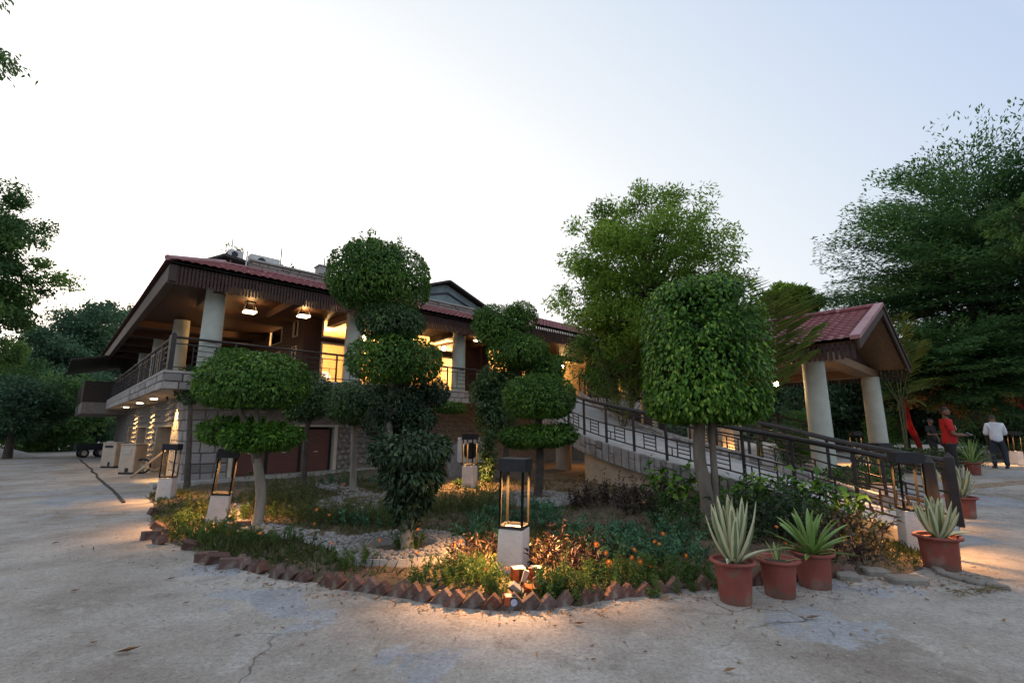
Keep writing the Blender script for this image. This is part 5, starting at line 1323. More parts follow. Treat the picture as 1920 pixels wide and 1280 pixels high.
railing('plaza_railing', 'thin dark railing sloping down behind the far porch column toward the red shirted man', [PY(1640, 838, 20.0) - Vector((0, 0, .9)), PY(1790, 850, 17.2) - Vector((0, 0, .9))], .92)
railing('plaza_railing', 'dim railing seen behind the big porch column', [PY(1430, 775, 17) - Vector((0, 0, .9)), PY(1545, 800, 15.5) - Vector((0, 0, .9))], .92)

# red uplights in the trees behind the men
M_redlit = mat('red_lit_cloth', (.42, .035, .02), (.22, .012, .010), rough=.7, scale=3)  # red of the uplighting is put into this base colour
q = PG(1722, 860); q = Vector((PY(1722, 820, 22).x, 22, .27))
vs = []; fs = []
for i_ in range(15):
    u = i_ / 14; w_ = .10 + .20 * math.sin(math.pi * min(1, u * 1.15)) ** .8; cx = -.45 * u + .08 * math.sin(u * 9)
    for j_ in range(9): f = j_ / 8 - .5; vs.append((cx + f * w_, .05 * math.sin(f * 19 + u * 3) + .12 * u, 3.0 * u + .05 * math.sin(f * 7 + u * 11)))
for i_ in range(14):
    for j_ in range(8): a_ = i_ * 9 + j_; fs.append((a_, a_ + 1, a_ + 10, a_ + 9))
o = MB().add(vs, fs).build('red_lit_drape', M_redlit, loc=q, smooth=True); md = o.modifiers.new('thickness', 'SOLIDIFY'); md.thickness = .012
tag(o, 'tall ragged drape with red light put into its colour among the dark trees behind the plaza', 'drape')
for (px, Yd, e) in ((1740, 21.0, 28), (1800, 23.5, 260), (1880, 25, 200)):
    p = PY(px, 850, Yd); u = thing('uplight', {1740: 'red floodlight at the foot of the red lit drape', 1800: 'red floodlight among trunks behind the red shirted man', 1880: 'red floodlight among trunks behind the man in white'}[px], 'floodlight', (p.x, p.y, .3), 0, 'red floodlights under the trees')
    MB().box(-.12, .12, -.08, .08, .02, .16).build('housing', M_black, u, bevel=.01); lamp('red_beam', 'SPOT', (0, 0, .2), e, (1, .05, .03), u, .05, 90, .6, (0, .25, 1))
# ------------------------------------------------------------------ plants of the bed
bz_ = lambda X, Y: -.05 + (bed_z0(X, Y) + .05) * sstep(-.12, .22, sdist(X, Y))
def inpx(X, Y):          # pixel position of bed points, to know which growth covers them
    z = bz_(X, Y) - EYE; dd = Y * CT + z * ST; u = -Y * ST + z * CT
    return 960 + F * X / dd, 640 - F * u / dd
def scatter(n, seed, x0=-8.6, x1=5.6, y0=4.4, y1=13.5):
    g = np.random.default_rng(seed); X = g.uniform(x0, x1, n); Y = g.uniform(y0, y1, n); sd = sdist(X, Y); k = sd > .08
    return X[k], Y[k], sd[k], g
def clear_of(X, Y, c, r): return np.hypot(X - c.x, Y - c.y) > r
X, Y, sd, g_ = scatter(60000, 401)
den = .5 + .5 * vn(np.stack([X, Y, X * 0], 1), .9, 44)
PX, PYY = inpx(X, Y)
pathd = np.full(len(X), 9.0)
for pts in ([(660, 1022), (590, 1006), (520, 995), (440, 985), (412, 968), (440, 945)], [(720, 945), (640, 915), (600, 905)]):
    ws = [PB(*q) for q in pts]
    for a, b in zip(ws[:-1], ws[1:]):
        ab = np.array([b.x - a.x, b.y - a.y]); t_ = np.clip(((X - a.x) * ab[0] + (Y - a.y) * ab[1]) / (ab @ ab), 0, 1); pathd = np.minimum(pathd, np.hypot(X - a.x - t_ * ab[0], Y - a.y - t_ * ab[1]))
dry = ((PX > 930) & (PYY < 985)) | (Y > 12.2)
k = (g_.random(len(X)) < np.clip(den * 1.4 - .32, .05, 1)) & clear_of(X, Y, T2P, .82) & clear_of(X, Y, T4P, .9) & (pathd > .30) & (~dry | (g_.random(len(X)) < .2))
X, Y = X[k], Y[k]; n = len(X); nb = 3
Xb = np.repeat(X, nb) + g_.normal(size=n * nb) * .03; Yb = np.repeat(Y, nb) + g_.normal(size=n * nb) * .03
hgt = np.repeat(.03 + .085 * np.clip(.5 + .5 * vn(np.stack([X, Y, X * 0], 1), 1.3, 45), 0, 1), nb) * g_.uniform(.5, 1.5, n * nb)
B = np.stack([Xb, Yb, bz_(Xb, Yb) - .005], 1)
o = leaves('garden_grass', B, np.concatenate([g_.normal(size=(n * nb, 2)) * .55, np.ones((n * nb, 1))], 1), g_.normal(size=(n * nb, 3)), hgt * 1.1, .004 + hgt * .03, G_grass, None, tint=np.clip(.4 + .3 * vn(B, .8, 46) + g_.normal(size=n * nb) * .2, 0, 1), droop=.3); tag(o, kind='stuff')
# fine feathery weeds and cosmos foliage: many thin stems with narrow leaflets, joined
def feathery(name, zones, mt, seed, hmin, hmax, per, L, W):
    g = np.random.default_rng(seed); Bs, As, Ns, Ls = [], [], [], []
    for (cx, cy, rx, ry, n) in zones:
        for _ in range(n):
            a = g.uniform(0, 6.3); r = math.sqrt(g.random()); p = PB(cx, cy); m_ = mpp(p)
            x = p.x + math.cos(a) * r * rx * m_; y = p.y + math.sin(a) * r * ry * m_ * 2.2
            z = bed_z(x, y); h = g.uniform(hmin, hmax); ln = np.array([g.normal() * .25, g.normal() * .25, 1.0])
            u = g.random((per, 1)) ** .8; P = np.array([x, y, z]) + ln * u * h + g.normal(size=(per, 3)) * .012
            Bs.append(P); Ax = g.normal(size=(per, 3)) * .8 + [0, 0, .45]; As.append(Ax); Ns.append(g.normal(size=(per, 3)) + [0, 0, .6]); Ls.append(L * g.uniform(.6, 1.3, per) * (1.15 - .6 * u[:, 0]))
    B = np.concatenate(Bs); n = len(B)
    o = leaves(name, B, np.concatenate(As), np.concatenate(Ns), np.concatenate(Ls), W, mt, None, tint=np.clip(g.normal(.5, .2, n), 0, 1)); tag(o, kind='stuff'); return o
feathery('cosmos_foliage', [(885, 1090, 48, 20, 40), (1065, 1112, 56, 14, 44), (1180, 1092, 90, 22, 56), (1290, 1085, 60, 18, 24), (830, 1088, 70, 22, 30), (660, 1060, 60, 20, 20), (470, 1015, 120, 16, 30), (380, 1005, 60, 14, 26), (925, 1110, 26, 8, 12), (345, 985, 40, 16, 18), (520, 968, 40, 8, 16), (440, 975, 26, 8, 14), (768, 1026, 30, 7, 26)], G_weed, 411, .10, .25, 60, .06, .011)
feathery('tall_weeds', [(520, 945, 80, 22, 60), (640, 975, 90, 22, 110), (560, 915, 120, 14, 50), (880, 955, 90, 22, 110), (740, 985, 60, 14, 30), (380, 965, 40, 18, 30)], G_grass, 412, .18, .42, 46, .085, .010)
# juniper like ground cover, bronze shrubs, leafy climber
def sprays(name, label, zones, mt, seed, h, L, W, dens=1.0, cat='shrub', up=.55, lanc=False):
    """low shrub built of arching sprays; zones in (px, py, half width px, half depth px)"""
    g = np.random.default_rng(seed); c0 = PB(zones[0][0], zones[0][1]); b = on_bed(c0.x, c0.y); t = thing(name, label, cat, b)
    Bs, As, Ns, Ti = [], [], [], []; tw = MB()
    for (cx, cy, rx, ry, hh) in zones:
        p = PB(cx, cy); m_ = mpp(p); n = int(rx * m_ * ry * m_ * 2.2 * 170 * dens)
        for _ in range(n):
            a = g.uniform(0, 6.3); r = math.sqrt(g.random()); x = p.x + math.cos(a) * r * rx * m_; y = p.y + math.sin(a) * r * ry * m_ * 2.2
            top = hh * h * (1 - .65 * r * r) * g.uniform(.45, 1.1); z0 = bed_z(x, y)
            d = np.array([math.cos(a) * r * .8 + g.normal() * .35, math.sin(a) * r * .8 + g.normal() * .35, 1.0]); d /= np.linalg.norm(d)
            k = 26 if not lanc else 15; u = g.random((k, 1)) ** .7
            P = np.array([x, y, z0]) + d * u * top; Bs.append(P + g.normal(size=(k, 3)) * .014)
            As.append(d * .7 + g.normal(size=(k, 3)) * .7 + [0, 0, .1 if not lanc else -.15]); Ns.append(g.normal(size=(k, 3)) * .5 + [0, 0, 1]); ti = np.clip(g.normal(.45, .18) + g.normal(size=k) * .1, 0, 1); Ti.append(ti)
            if lanc: tw.tube([(x - b.x, y - b.y, z0 - b.z - .02), tuple(np.array([x, y, z0]) + d * top * .9 - np.array(b))], [.005, .002], 3)
    B = np.concatenate(Bs) - np.array(b); n = len(B)
    if lanc: tw.build('stems', M_barkd, t)['kind'] = 'stuff'
    leaves('leaves', B, np.concatenate(As), np.concatenate(Ns), L * g.uniform(.6, 1.3, n), W * g.uniform(.7, 1.2, n), mt, t, tint=np.concatenate(Ti), fold=.4, droop=.2); return t
sprays('juniper', 'bluish green spreading juniper between the front lantern and the drum topiary', [(1180, 1040, 100, 26, 1), (1270, 1050, 60, 22, 1), (1120, 1010, 60, 20, .9), (1240, 1010, 70, 16, .8)], G_jun, 421, .40, .07, .022, 1.5)
sprays('juniper', 'bluish green juniper left of and behind the front lantern', [(900, 1010, 50, 20, 1), (935, 975, 60, 14, 1.0), (990, 960, 60, 12, 1), (1010, 985, 50, 14, 1)], G_jun, 422, .36, .07, .022, 1.4)
sprays('juniper', 'dark rounded juniper in the middle of the bed behind the stone path', [(690, 985, 60, 12, 1), (655, 905, 50, 8, 1.1)], G_jun, 423, .34, .07, .022, 1.4)
sprays('bronze_shrub', 'bronze leaved shrub glowing in the light right of the front lantern', [(1050, 1066, 56, 20, 1), (1085, 1040, 40, 16, .9), (1015, 1062, 26, 16, .9)], G_pur, 431, .58, .085, .028, 1.7, lanc=True)
sprays('bronze_shrub', 'dark bronze shrub in shade left of the front lantern pedestal', [(895, 1058, 46, 18, 1), (925, 1038, 30, 14, 1)], G_pur, 432, .42, .085, .026, 1.3, lanc=True)
sprays('bronze_shrub', 'large bronze shrub beside the right lantern, its top lit warm', [(1600, 1058, 46, 13, 1.3), (1618, 1036, 26, 12, 1.5), (1562, 1048, 36, 14, 1.1)], G_pur, 433, .60, .10, .032, 1.6, lanc=True)
sprays('bronze_shrub', 'dusty dark shrub under the ramp support wall', [(1140, 945, 44, 12, 1), (1190, 960, 40, 12, .9), (1100, 950, 26, 8, .7), (1225, 950, 40, 10, 1.0)], G_pur, 434, .72, .085, .028, 2.2, lanc=True)
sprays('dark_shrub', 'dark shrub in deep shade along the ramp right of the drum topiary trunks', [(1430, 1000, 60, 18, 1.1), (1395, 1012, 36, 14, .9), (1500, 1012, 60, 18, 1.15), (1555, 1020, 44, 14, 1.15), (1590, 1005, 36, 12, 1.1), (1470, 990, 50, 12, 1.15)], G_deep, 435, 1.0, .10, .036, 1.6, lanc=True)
sprays('dark_shrub', 'low dark shrub between the juniper and the drum topiary trunks', [(1270, 985, 50, 14, 1), (1300, 1006, 40, 12, .8), (1235, 965, 40, 10, 1)], G_dark, 436, .55, .09, .032, 1.4, lanc=True)
sprays('dark_shrub', 'loose green shrub against the ramp cladding behind the drum topiary trunks', [(1350, 975, 40, 10, 1.1), (1390, 985, 34, 10, 1.1), (1290, 960, 40, 8, .9)], G_fic, 437, .85, .11, .04, 1.3, lanc=True)
def leafy(label, pts, seed, n=26, L=.16, mt=None):
    """broad leaved plant: stems with each large leaf a part"""
    g = np.random.default_rng(seed); b = Vector(pts[0]); t = thing('broadleaf_plant', label, 'plant', b)
    mt = mt or G_fic2; pr = []
    for k in range(3):
        V, T, ti = leaf_arrays([(0, 0, 0)], [(1, 0, 0)], [(0, 0, 1)], 1.0, .5, np.array([.35 + .25 * k]), fold=.3, droop=.22, six=True)
        o = np_mesh('leaf', V, T, mt, None, ti); pr.append(o.data); bpy.data.objects.remove(o)
    m = MB()
    for p in pts[1:]:
        e = Vector(p) - b; n = int(n); mid = e * .5 + Vector((g.uniform(-.1, .1), 0, .12)); m.tube([(0, 0, -.05), mid, e], [.014, .010, .004], 6)
        for k in range(n):
            u = g.uniform(.35, 1.0); c = (mid * 2 * u * (1 - u) + e * u * u) + Vector(g.normal(size=3) * .09); a = g.uniform(0, 6.3)
            s = L * g.uniform(.6, 1.2)
            link_mesh('leaf', pr[int(g.integers(3))], None, t, loc=c, rot=(g.normal() * .35, g.uniform(-.1, .7), a), scale=(s, s, s))
    m.build('stem', M_stalk, t)
    return t
Yl = 10.0
leafy('broad leaved plant climbing over the ramp cladding left of the drum topiary', [on_bed(2.85, 9.5)] + [PY(*q) for q in ((1240, 865, 9.5), (1255, 885, 9.4), (1292, 875, 9.2), (1225, 895, 9.6), (1275, 915, 9.0), (1215, 870, 9.7), (1310, 890, 8.8))], 501, 22, .21)
leafy('broad leaved plant leaning on the ramp edge right of the twin trunks', [on_bed(3.75, 8.4)] + [PY(*q) for q in ((1425, 885, 8.3), (1450, 900, 8.2), (1395, 905, 8.4), (1475, 890, 8.0), (1440, 925, 7.9))], 502, 24, .20)
leafy('leafy creeper spread along the lower ramp railing above the potted agaves', [on_bed(4.4, 7.6)] + [PY(*q) for q in ((1505, 895, 7.7), (1540, 890, 7.6), (1575, 905, 7.4), (1520, 925, 7.5), (1485, 880, 7.9), (1600, 920, 7.2), (1560, 935, 7.2), (1460, 900, 7.9), (1625, 935, 7.0))], 503, 24, .19)
# cosmos flowers
M_pet = mat('orange_petal', (.50, .105, .01), (.38, .07, .008), rough=.5, spec=.3); M_pety = mat('yellow_petal', (.85, .55, .04), (.8, .45, .03), rough=.5)
fl = MB()
for k in range(8):
    a = 2 * math.pi * k / 8; c, s = math.cos(a), math.sin(a); a2 = a + .33; a1 = a - .33
    fl.add([(0, 0, 0), (.030 * math.cos(a1), .030 * math.sin(a1), .006), (.040 * c, .040 * s, .002), (.030 * math.cos(a2), .030 * math.sin(a2), .006)], [(0, 1, 2), (0, 2, 3)])
fme = fl.mesh('petals'); fme.materials.append(M_pet); fme2 = fme.copy(); fme2.materials[0] = M_pety
cme = MB().lathe([(.010, .002), (.011, .008), (.005, .013)], 8).mesh('flower_centre'); cme.materials.append(M_pety)
flowers = [(864, 1014, 'beside the right rim of the tall cobble ring'), (868, 1026, 'just under the highest bloom by the cobble ring'), (853, 1021, 'leftmost bloom hanging over the cobble ring'), (781, 1035, 'low inside the raised cobble ring'), (784, 992, 'against the dark skirt of the front topiary'), (786, 980, 'above the bloom before the front topiary skirt'),
 (950, 1065, 'in front of the white front pedestal'), (910, 1066, 'left of the front pedestal among bronze leaves'), (928, 1040, 'small one beside the pedestal upper left'), (1118, 1020, 'first tall bloom right of the bronze shrub'), (1136, 1036, 'below the first tall bloom right of the bronze shrub'), (1140, 1060, 'lowest bloom right of the bronze shrub'), (1142, 1053, 'second lowest right of the bronze shrub'),
 (1189, 1030, 'highest of the cluster before the juniper'), (1185, 1044, 'left bloom of the cluster before the juniper'), (1200, 1052, 'middle bloom of the cluster before the juniper'), (1218, 1060, 'lowest bloom of the cluster before the juniper'), (1236, 1019, 'tall bloom over the juniper'), (1243, 1000, 'smallest one high over the juniper'), (1286, 1041, 'upper of two blooms near the left agave pot'), (1282, 1052, 'lower of two blooms near the left agave pot'), (1227, 1015, 'thin budding one beside the tall bloom'),
 (1582, 950, 'high in the shrub right of the spiky potted plant'), (1456, 987, 'between the two potted agaves'), (1473, 1019, 'behind the nearly empty pot'), (1618, 1003, 'reddish one low in the bronze shrub on the right'),
 (590, 981, 'in the weeds above the stone path'), (617, 965, 'higher one in the weeds above the stone path'), (594, 955, 'small one at the upper edge of the weeds'), (712, 1012, 'left of the cobble ring among stones'), (622, 1018, 'low at the left end of the stone path'), (500, 950, 'right of the mushroom topiary trunk'), (440, 945, 'between the left lantern and the mushroom trunk'), (643, 908, 'far one near the dark juniper'), (1207, 941, 'far one in the shade below the ramp cladding'), (488, 999, 'at the path edge below the mushroom trunk')]
bs = MB().tube([(0, 0, 0), (.015, .0, .5), (0, 0, 1)], [.0035, .003, .002], 5).mesh('stem'); bs.materials.append(M_stalk)
for (px, py, lb) in flowers:
    dy_ = 62 if py > 985 else 34
    if py in (1035, 1021): dy_ = 25
    while dy_ > 4:
        p0 = PB(px, py + dy_)
        if float(sdist(np.array([p0.x]), np.array([p0.y]))[0]) > .16: break
        dy_ -= 5
    p = PY(px, py, p0.y); z0 = bed_z(p0.x, p0.y); h = max(.08, p.z - z0)
    f = thing('cosmos_flower', ('yellow' if px == 928 else 'orange') + ' cosmos bloom ' + lb, 'flower', (p.x, p0.y, z0), 0, 'cosmos flowers in the bed')
    link_mesh('stem', bs, None, f, scale=(1, 1, h)); s = random.uniform(.55, .85)
    pt = link_mesh('petals', fme2 if px == 928 else fme, None, f, loc=(0, 0, h), rot=(R(random.uniform(20, 75)), R(random.uniform(-30, 30)), random.uniform(-.5, .5)), scale=(s, s, s))
    link_mesh('flower_centre', cme, None, pt)
# fallen leaves: fine litter joined, larger ones singly
g_ = np.random.default_rng(61); Xs, Ys = [], []
for (px, py, sx, sy, n) in ((600, 1105, 200, 22, 60), (330, 1010, 60, 50, 90), (1100, 1150, 200, 14, 50), (1500, 1110, 160, 24, 90), (1720, 1095, 110, 20, 160), (1820, 1080, 60, 20, 60), (300, 990, 60, 60, 60), (400, 1062, 60, 14, 70), (700, 1180, 500, 60, 60), (200, 1000, 150, 60, 50), (1500, 1180, 300, 50, 40)):
    for _ in range(n): p = PG(px + g_.normal() * sx * .6, min(1279, py + g_.normal() * sy * .6)); Xs.append(p.x); Ys.append(p.y)
for _ in range(420):
    i = int(g_.integers(4, len(edge) - 2)); q_ = edge[i].lerp(edge[i + 1], g_.random()); d_ = (edge[i + 1] - edge[i]).normalized(); o_ = abs(g_.normal()) * .13 + .08; Xs.append(q_.x + d_.y * o_); Ys.append(q_.y - d_.x * o_)
Xs, Ys = np.array(Xs), np.array(Ys); n = len(Xs)
M_dry = leafmat('dry_leaf', (.09, .05, .03), (.20, .11, .05), (.36, .20, .09), rough=.7, trans=.1)
B = np.stack([Xs, Ys, np.maximum(ground_z(Xs, Ys), bz_(Xs, Ys)) + .008], 1)
o = leaves('leaf_litter', B, np.concatenate([g_.normal(size=(n, 2)), g_.normal(size=(n, 1)) * .1], 1), g_.normal(size=(n, 3)) * .3 + [0, 0, 1], g_.uniform(.02, .07, n), g_.uniform(.008, .022, n), M_dry, None, droop=-.15); tag(o, kind='stuff')
X, Y, sd, g2 = scatter(9000, 63); k = (sd > 0); X, Y = X[k], Y[k]; n = len(X)
o = leaves('leaf_litter', np.stack([X, Y, bz_(X, Y) + .02], 1), np.concatenate([g2.normal(size=(n, 2)), g2.normal(size=(n, 1)) * .2], 1), g2.normal(size=(n, 3)) * .4 + [0, 0, 1], g2.uniform(.02, .06, n), g2.uniform(.01, .022, n), M_dry, None, droop=-.15); tag(o, kind='stuff')
# pebbles and grit lying on the road
g3 = np.random.default_rng(64); n = 700
xs = g3.uniform(-6, 6, n); ys = g3.uniform(1.9, 7.5, n); k = sdist(xs, ys) < -.12; it = [((x, y, float(ground_z(x, y)) + .002), g3.uniform(.004, .012), g3.uniform(0, 6)) for x, y in zip(xs[k], ys[k])]
o = joined_pebbles('grit', it, PEB, M_stone); tag(o, kind='stuff')
V, T, ti = leaf_arrays([(0, 0, 0)], [(1, 0, 0)], [(0, 0, 1)], 1.0, .32, np.array([.6]), fold=.8, droop=-.2, six=True)
o = np_mesh('dry_leaf', V, T, M_dry, None, ti); dl = o.data; bpy.data.objects.remove(o)
for (px, py, s, a, lb) in ((215, 1226, .17, .1, 'largest curled dry leaf, near the lower left corner of the road'), (165, 1208, .07, .0, 'short brown leaf just up and left of the largest dry leaf'), (1073, 1170, .12, -.5, 'brown dry leaf in the lit patch below the front lantern'), (1510, 1160, .12, -.2, 'reddish dry leaf below the middle clay pot'),
    (1355, 1262, .10, .1, 'dry leaf at the bottom edge under the nearest clay pot'), (1880, 1168, .07, .5, 'small dry leaf near the lower right corner'), (1590, 1098, .10, .3, 'dry leaf right beside the pot of the green agave'), (310, 1088, .10, .2, 'dry leaf left of the fallen edging bricks'), (340, 1133, .08, .0, 'dark dry leaf on the road below the fallen edging bricks'),
    (500, 1100, .09, -.1, 'pale curled leaf close under the left end of the sawtooth bricks'), (590, 1100, .07, .0, 'dark leaf close under the sawtooth bricks left of the cobble ring'), (630, 1120, .06, .3, 'reddish scrap of leaf under the sawtooth bricks'), (130, 1110, .10, .0, 'thin brown leaf in the middle of the left road'),
    (1240, 1128, .13, .7, 'yellowish leaf touching the edging bricks left of the pots'), (95, 1020, .12, .1, 'dark thin leaf far left on the road'), (1380, 1170, .06, 1, 'tiny leaf just below the nearest clay pot')):
    p = PG(px, py); o = link_mesh('dry_leaf', dl, None, None, loc=(p.x, p.y, p.z + .012), rot=(random.uniform(-.2, .2), 0, a), scale=(s, s, s)); tag(o, lb, 'dry leaf', 'dry leaves on the road')
o = MB()
for k in range(26): a = random.uniform(-1, 1); o.tube([(a, random.uniform(-.09, .09), .01), (a + random.uniform(-.25, .25), random.uniform(-.12, .12), .05), (a + random.uniform(-.4, .4), random.uniform(-.15, .15), .02)], [.007, .005, .003], 5)
o = o.build('twig_heap', mat('dry_twig', (.24, .19, .11), (.15, .12, .06), rough=.9), loc=PG(1840, 1112), scale=(.33, .6, 1), rot=(0, 0, .25)); tag(o, 'heap of dry twigs lying on the concrete at the right front', 'twigs')
o = MB()
pp = [PG(x, y) for x, y in ((1750, 1062), (1770, 1078), (1810, 1090), (1850, 1098), (1895, 1106))]
for a, b in zip(pp[:-1], pp[1:]): o.bar(a + Vector((0, 0, .02)), b + Vector((0, 0, .01)), .10, .05)
o = o.build('broken_kerb', M_mortar, bevel=.015); tag(o, 'low broken kerb ridge running over the concrete beside the right pot', 'kerb')
for (px, py, sx, lb) in ((1700, 1092, .5, 'broken flat slab in the dirt left of the right agave pot'), (1640, 1076, .34, 'grey stone block at the bed edge behind the green potted plant'), (1590, 1085, .30, 'squat stone at the bed edge right of the green potted plant')):
    p = PG(px, py); o = MB().box(-sx * .36, sx * .36, -.09, .09, -.03, .065).build('stone_block', M_mortar, loc=p, rot=(0, 0, random.uniform(-.4, .2)), bevel=.02); tag(o, lb, 'stone')

# ------------------------------------------------------------------ little cartons at the front lantern
M_or = mat('orange_card', (.36, .08, .03), (.28, .06, .022), rough=.6); M_wc = mat('white_card', (.42, .39, .37), (.34, .31, .29), rough=.6); M_kc = mat('black_card', (.03, .025, .025), rough=.5); M_bl = mat('pale_blue_disc', (.42, .50, .70), (.35, .42, .6), rough=.4)
car = [(972, 1080, .13, .10, .13, (.1, .0, .35), .09, 'orange sided carton standing open topped at the back of the carton heap', 0), (1005, 1080, .13, .09, .12, (.1, 0, -.3), .10, 'dark carton with pale top at the back right of the carton heap', 0), (984, 1090, .05, .03, .14, (.1, .3, .1), .11, 'slim upright white carton in the middle of the carton heap', 2),
       (968, 1104, .13, .05, .07, (.6, .7, .2), .075, 'white faced carton tipped over at the front of the carton heap', 2), (1012, 1098, .09, .09, .13, (-.35, -.6, .2), .10, 'orange carton with a pale blue disc leaning right in the heap', 1), (957, 1119, .11, .08, .07, (.1, .1, .2), .05, 'low black and orange carton with a blue disc at the edging bricks', 1), (990, 1100, .09, .07, .05, (.4, .3, .5), .06, 'small yellow lit carton half covered by weeds', 3)]
for (px, py, sx, sy, sz, rt, z, lb, kind) in car:
    p = PZ(px, py, .1); c = thing('carton', lb, 'carton', (p.x, p.y, z + .03), 0, 'cartons dumped by the front lantern'); c.rotation_euler = rt
    MB().box(-sx / 2, sx / 2, -sy / 2, sy / 2, -sz / 2, sz / 2).build('body', M_kc if kind < 2 else (M_wc if kind == 2 else M_or), c, bevel=.003)
    if kind < 2: MB().box(-sx / 2 - .003, -sx / 2 + sx * .4, -sy / 2 - .003, sy / 2 + .002, -sz / 2, sz / 2 + .001).build('orange_side', M_or, c); MB().box(-sx / 2 + .006, sx / 2 - .006, -sy / 2 + .006, sy / 2 - .006, sz / 2 + .0012, sz / 2 + .004).build('flap', M_wc, c)
    if kind == 1: MB().lathe([(.03, 0), (.03, .004), (.022, .005), (.022, .003), (.01, .003)], 18).build('disc', M_bl, c, rot=(R(90), 0, 0), loc=(sx * .22, -sy / 2 - .003, -.005))
    if kind == 2: MB().box(-sx / 2 - .002, sx / 2 + .002, -sy / 2 - .002, -sy / 2 + .01, -sz / 2 - .002, -sz / 2 + sz * .2).build('dark_band', M_kc, c)

# ------------------------------------------------------------------ potted agaves
M_pot = mat('terracotta_paint', (.30, .082, .060), (.22, .058, .044), rough=.75, scale=4, bump=.2, bscale=30, spots=((.20, .10, .075), 7, .56))
def splash(m):          # soil splashed up the foot of the pot, pale salt bloom in blotches
    t = m.node_tree; N = t.nodes; Lk = t.links; p = N['Principled BSDF']; src = p.inputs['Base Color'].links[0].from_socket
    tc = N.new('ShaderNodeTexCoord'); sp = N.new('ShaderNodeSeparateXYZ'); Lk.new(tc.outputs['Object'], sp.inputs[0])
    nz = N.new('ShaderNodeTexNoise'); nz.inputs['Scale'].default_value = 9; nz.inputs['Detail'].default_value = 8; Lk.new(tc.outputs['Object'], nz.inputs['Vector'])
    a = N.new('ShaderNodeMath'); a.operation = 'MULTIPLY_ADD'; a.inputs[1].default_value = -.22; Lk.new(nz.outputs['Fac'], a.inputs[0]); Lk.new(sp.outputs['Z'], a.inputs[2])
    r = N.new('ShaderNodeMapRange'); r.inputs['From Min'].default_value = -.08; r.inputs['From Max'].default_value = -.02; r.inputs['To Min'].default_value = .75; r.inputs['To Max'].default_value = 0; Lk.new(a.outputs[0], r.inputs['Value'])
    x = N.new('ShaderNodeMix'); x.data_type = 'RGBA'; Lk.new(r.outputs['Result'], x.inputs['Factor']); Lk.new(src, x.inputs['A']); x.inputs['B'].default_value = (.14, .095, .07, 1)
    n2 = N.new('ShaderNodeTexNoise'); n2.inputs['Scale'].default_value = 4.5; n2.inputs['Detail'].default_value = 7; Lk.new(tc.outputs['Object'], n2.inputs['Vector'])
    r2 = N.new('ShaderNodeMapRange'); r2.inputs['From Min'].default_value = .58; r2.inputs['From Max'].default_value = .68; r2.inputs['To Max'].default_value = .35; Lk.new(n2.outputs['Fac'], r2.inputs['Value'])
    y = N.new('ShaderNodeMix'); y.data_type = 'RGBA'; Lk.new(r2.outputs['Result'], y.inputs['Factor']); Lk.new(x.outputs['Result'], y.inputs['A']); y.inputs['B'].default_value = (.46, .25, .20, 1)
    Lk.new(y.outputs['Result'], p.inputs['Base Color'])
splash(M_pot)
M_earth = mat('pot_earth', (.07, .05, .035), (.045, .032, .022), rough=1, scale=20, bump=.5)
def agave_mat(name, edge_c, mid_c, lo, soft=.08):
    m, t, p = newmat(name); N = t.nodes; Lk = t.links
    uv = N.new('ShaderNodeAttribute'); uv.attribute_name = 'tint'
    r = N.new('ShaderNodeValToRGB'); r.color_ramp.elements[0].position = lo; r.color_ramp.elements[1].position = lo + soft; r.color_ramp.elements[0].color = rgb(mid_c); r.color_ramp.elements[1].color = rgb(edge_c); bt = r.color_ramp.elements.new(.86); bt.color = rgb(edge_c); bt = r.color_ramp.elements.new(.93); bt.color = (.14, .08, .04, 1)
    tc = N.new('ShaderNodeTexCoord'); nz = N.new('ShaderNodeTexNoise'); nz.inputs['Scale'].default_value = 12; Lk.new(tc.outputs['Object'], nz.inputs['Vector'])
    ad = N.new('ShaderNodeMath'); ad.operation = 'MULTIPLY_ADD'; ad.inputs[1].default_value = .24; Lk.new(nz.outputs['Fac'], ad.inputs[0])
    sb = N.new('ShaderNodeMath'); sb.operation = 'SUBTRACT'; sb.inputs[1].default_value = .12; Lk.new(uv.outputs['Fac'], sb.inputs[0]); Lk.new(sb.outputs[0], ad.inputs[2])
    Lk.new(ad.outputs[0], r.inputs['Fac']); Lk.new(r.outputs['Color'], p.inputs['Base Color']); p.inputs['Roughness'].default_value = .45
    return m
M_agv = agave_mat('variegated_agave', (.56, .55, .34), (.16, .22, .11), .24); M_agg = agave_mat('green_agave', (.30, .40, .12), (.16, .28, .065), .36, .2)
def agave_leaf(mt, L, W, bend, seed):
    nu, nv = 9, 5; vs = []; ti = []
    g = random.Random(seed); tw = g.uniform(-.25, .25)
    for i in range(nu):
        u = i / (nu - 1); ang = bend * u ** 1.6; x = L * (u - .12 * bend * bend * u ** 2.5 * .3); z0 = -L * .42 * bend * u ** 2.1
        w = W * (.62 + .75 * u - .2 * u * u) * (1 - u ** 3.2) + .002
        for j in range(nv):
            f = (j / (nv - 1)) * 2 - 1; vs.append((x, f * w * .5 + .03 * math.sin(u * 4 + tw * 9) * L * .3, z0 + (f * f) * w * .34 + tw * f * w * u)); ti.append(.6 * abs(f) if u < .93 - .05 * g.random() else 1.0)
    T = [(i * nv + j, (i + 1) * nv + j, (i + 1) * nv + j + 1, i * nv + j + 1) for i in range(nu - 1) for j in range(nv - 1)]
    o = np_mesh('leaf', np.array(vs), np.array(T), mt, None, np.array(ti)); me = o.data; bpy.data.objects.remove(o)
    for p in me.polygons: p.use_smooth = True
    return me
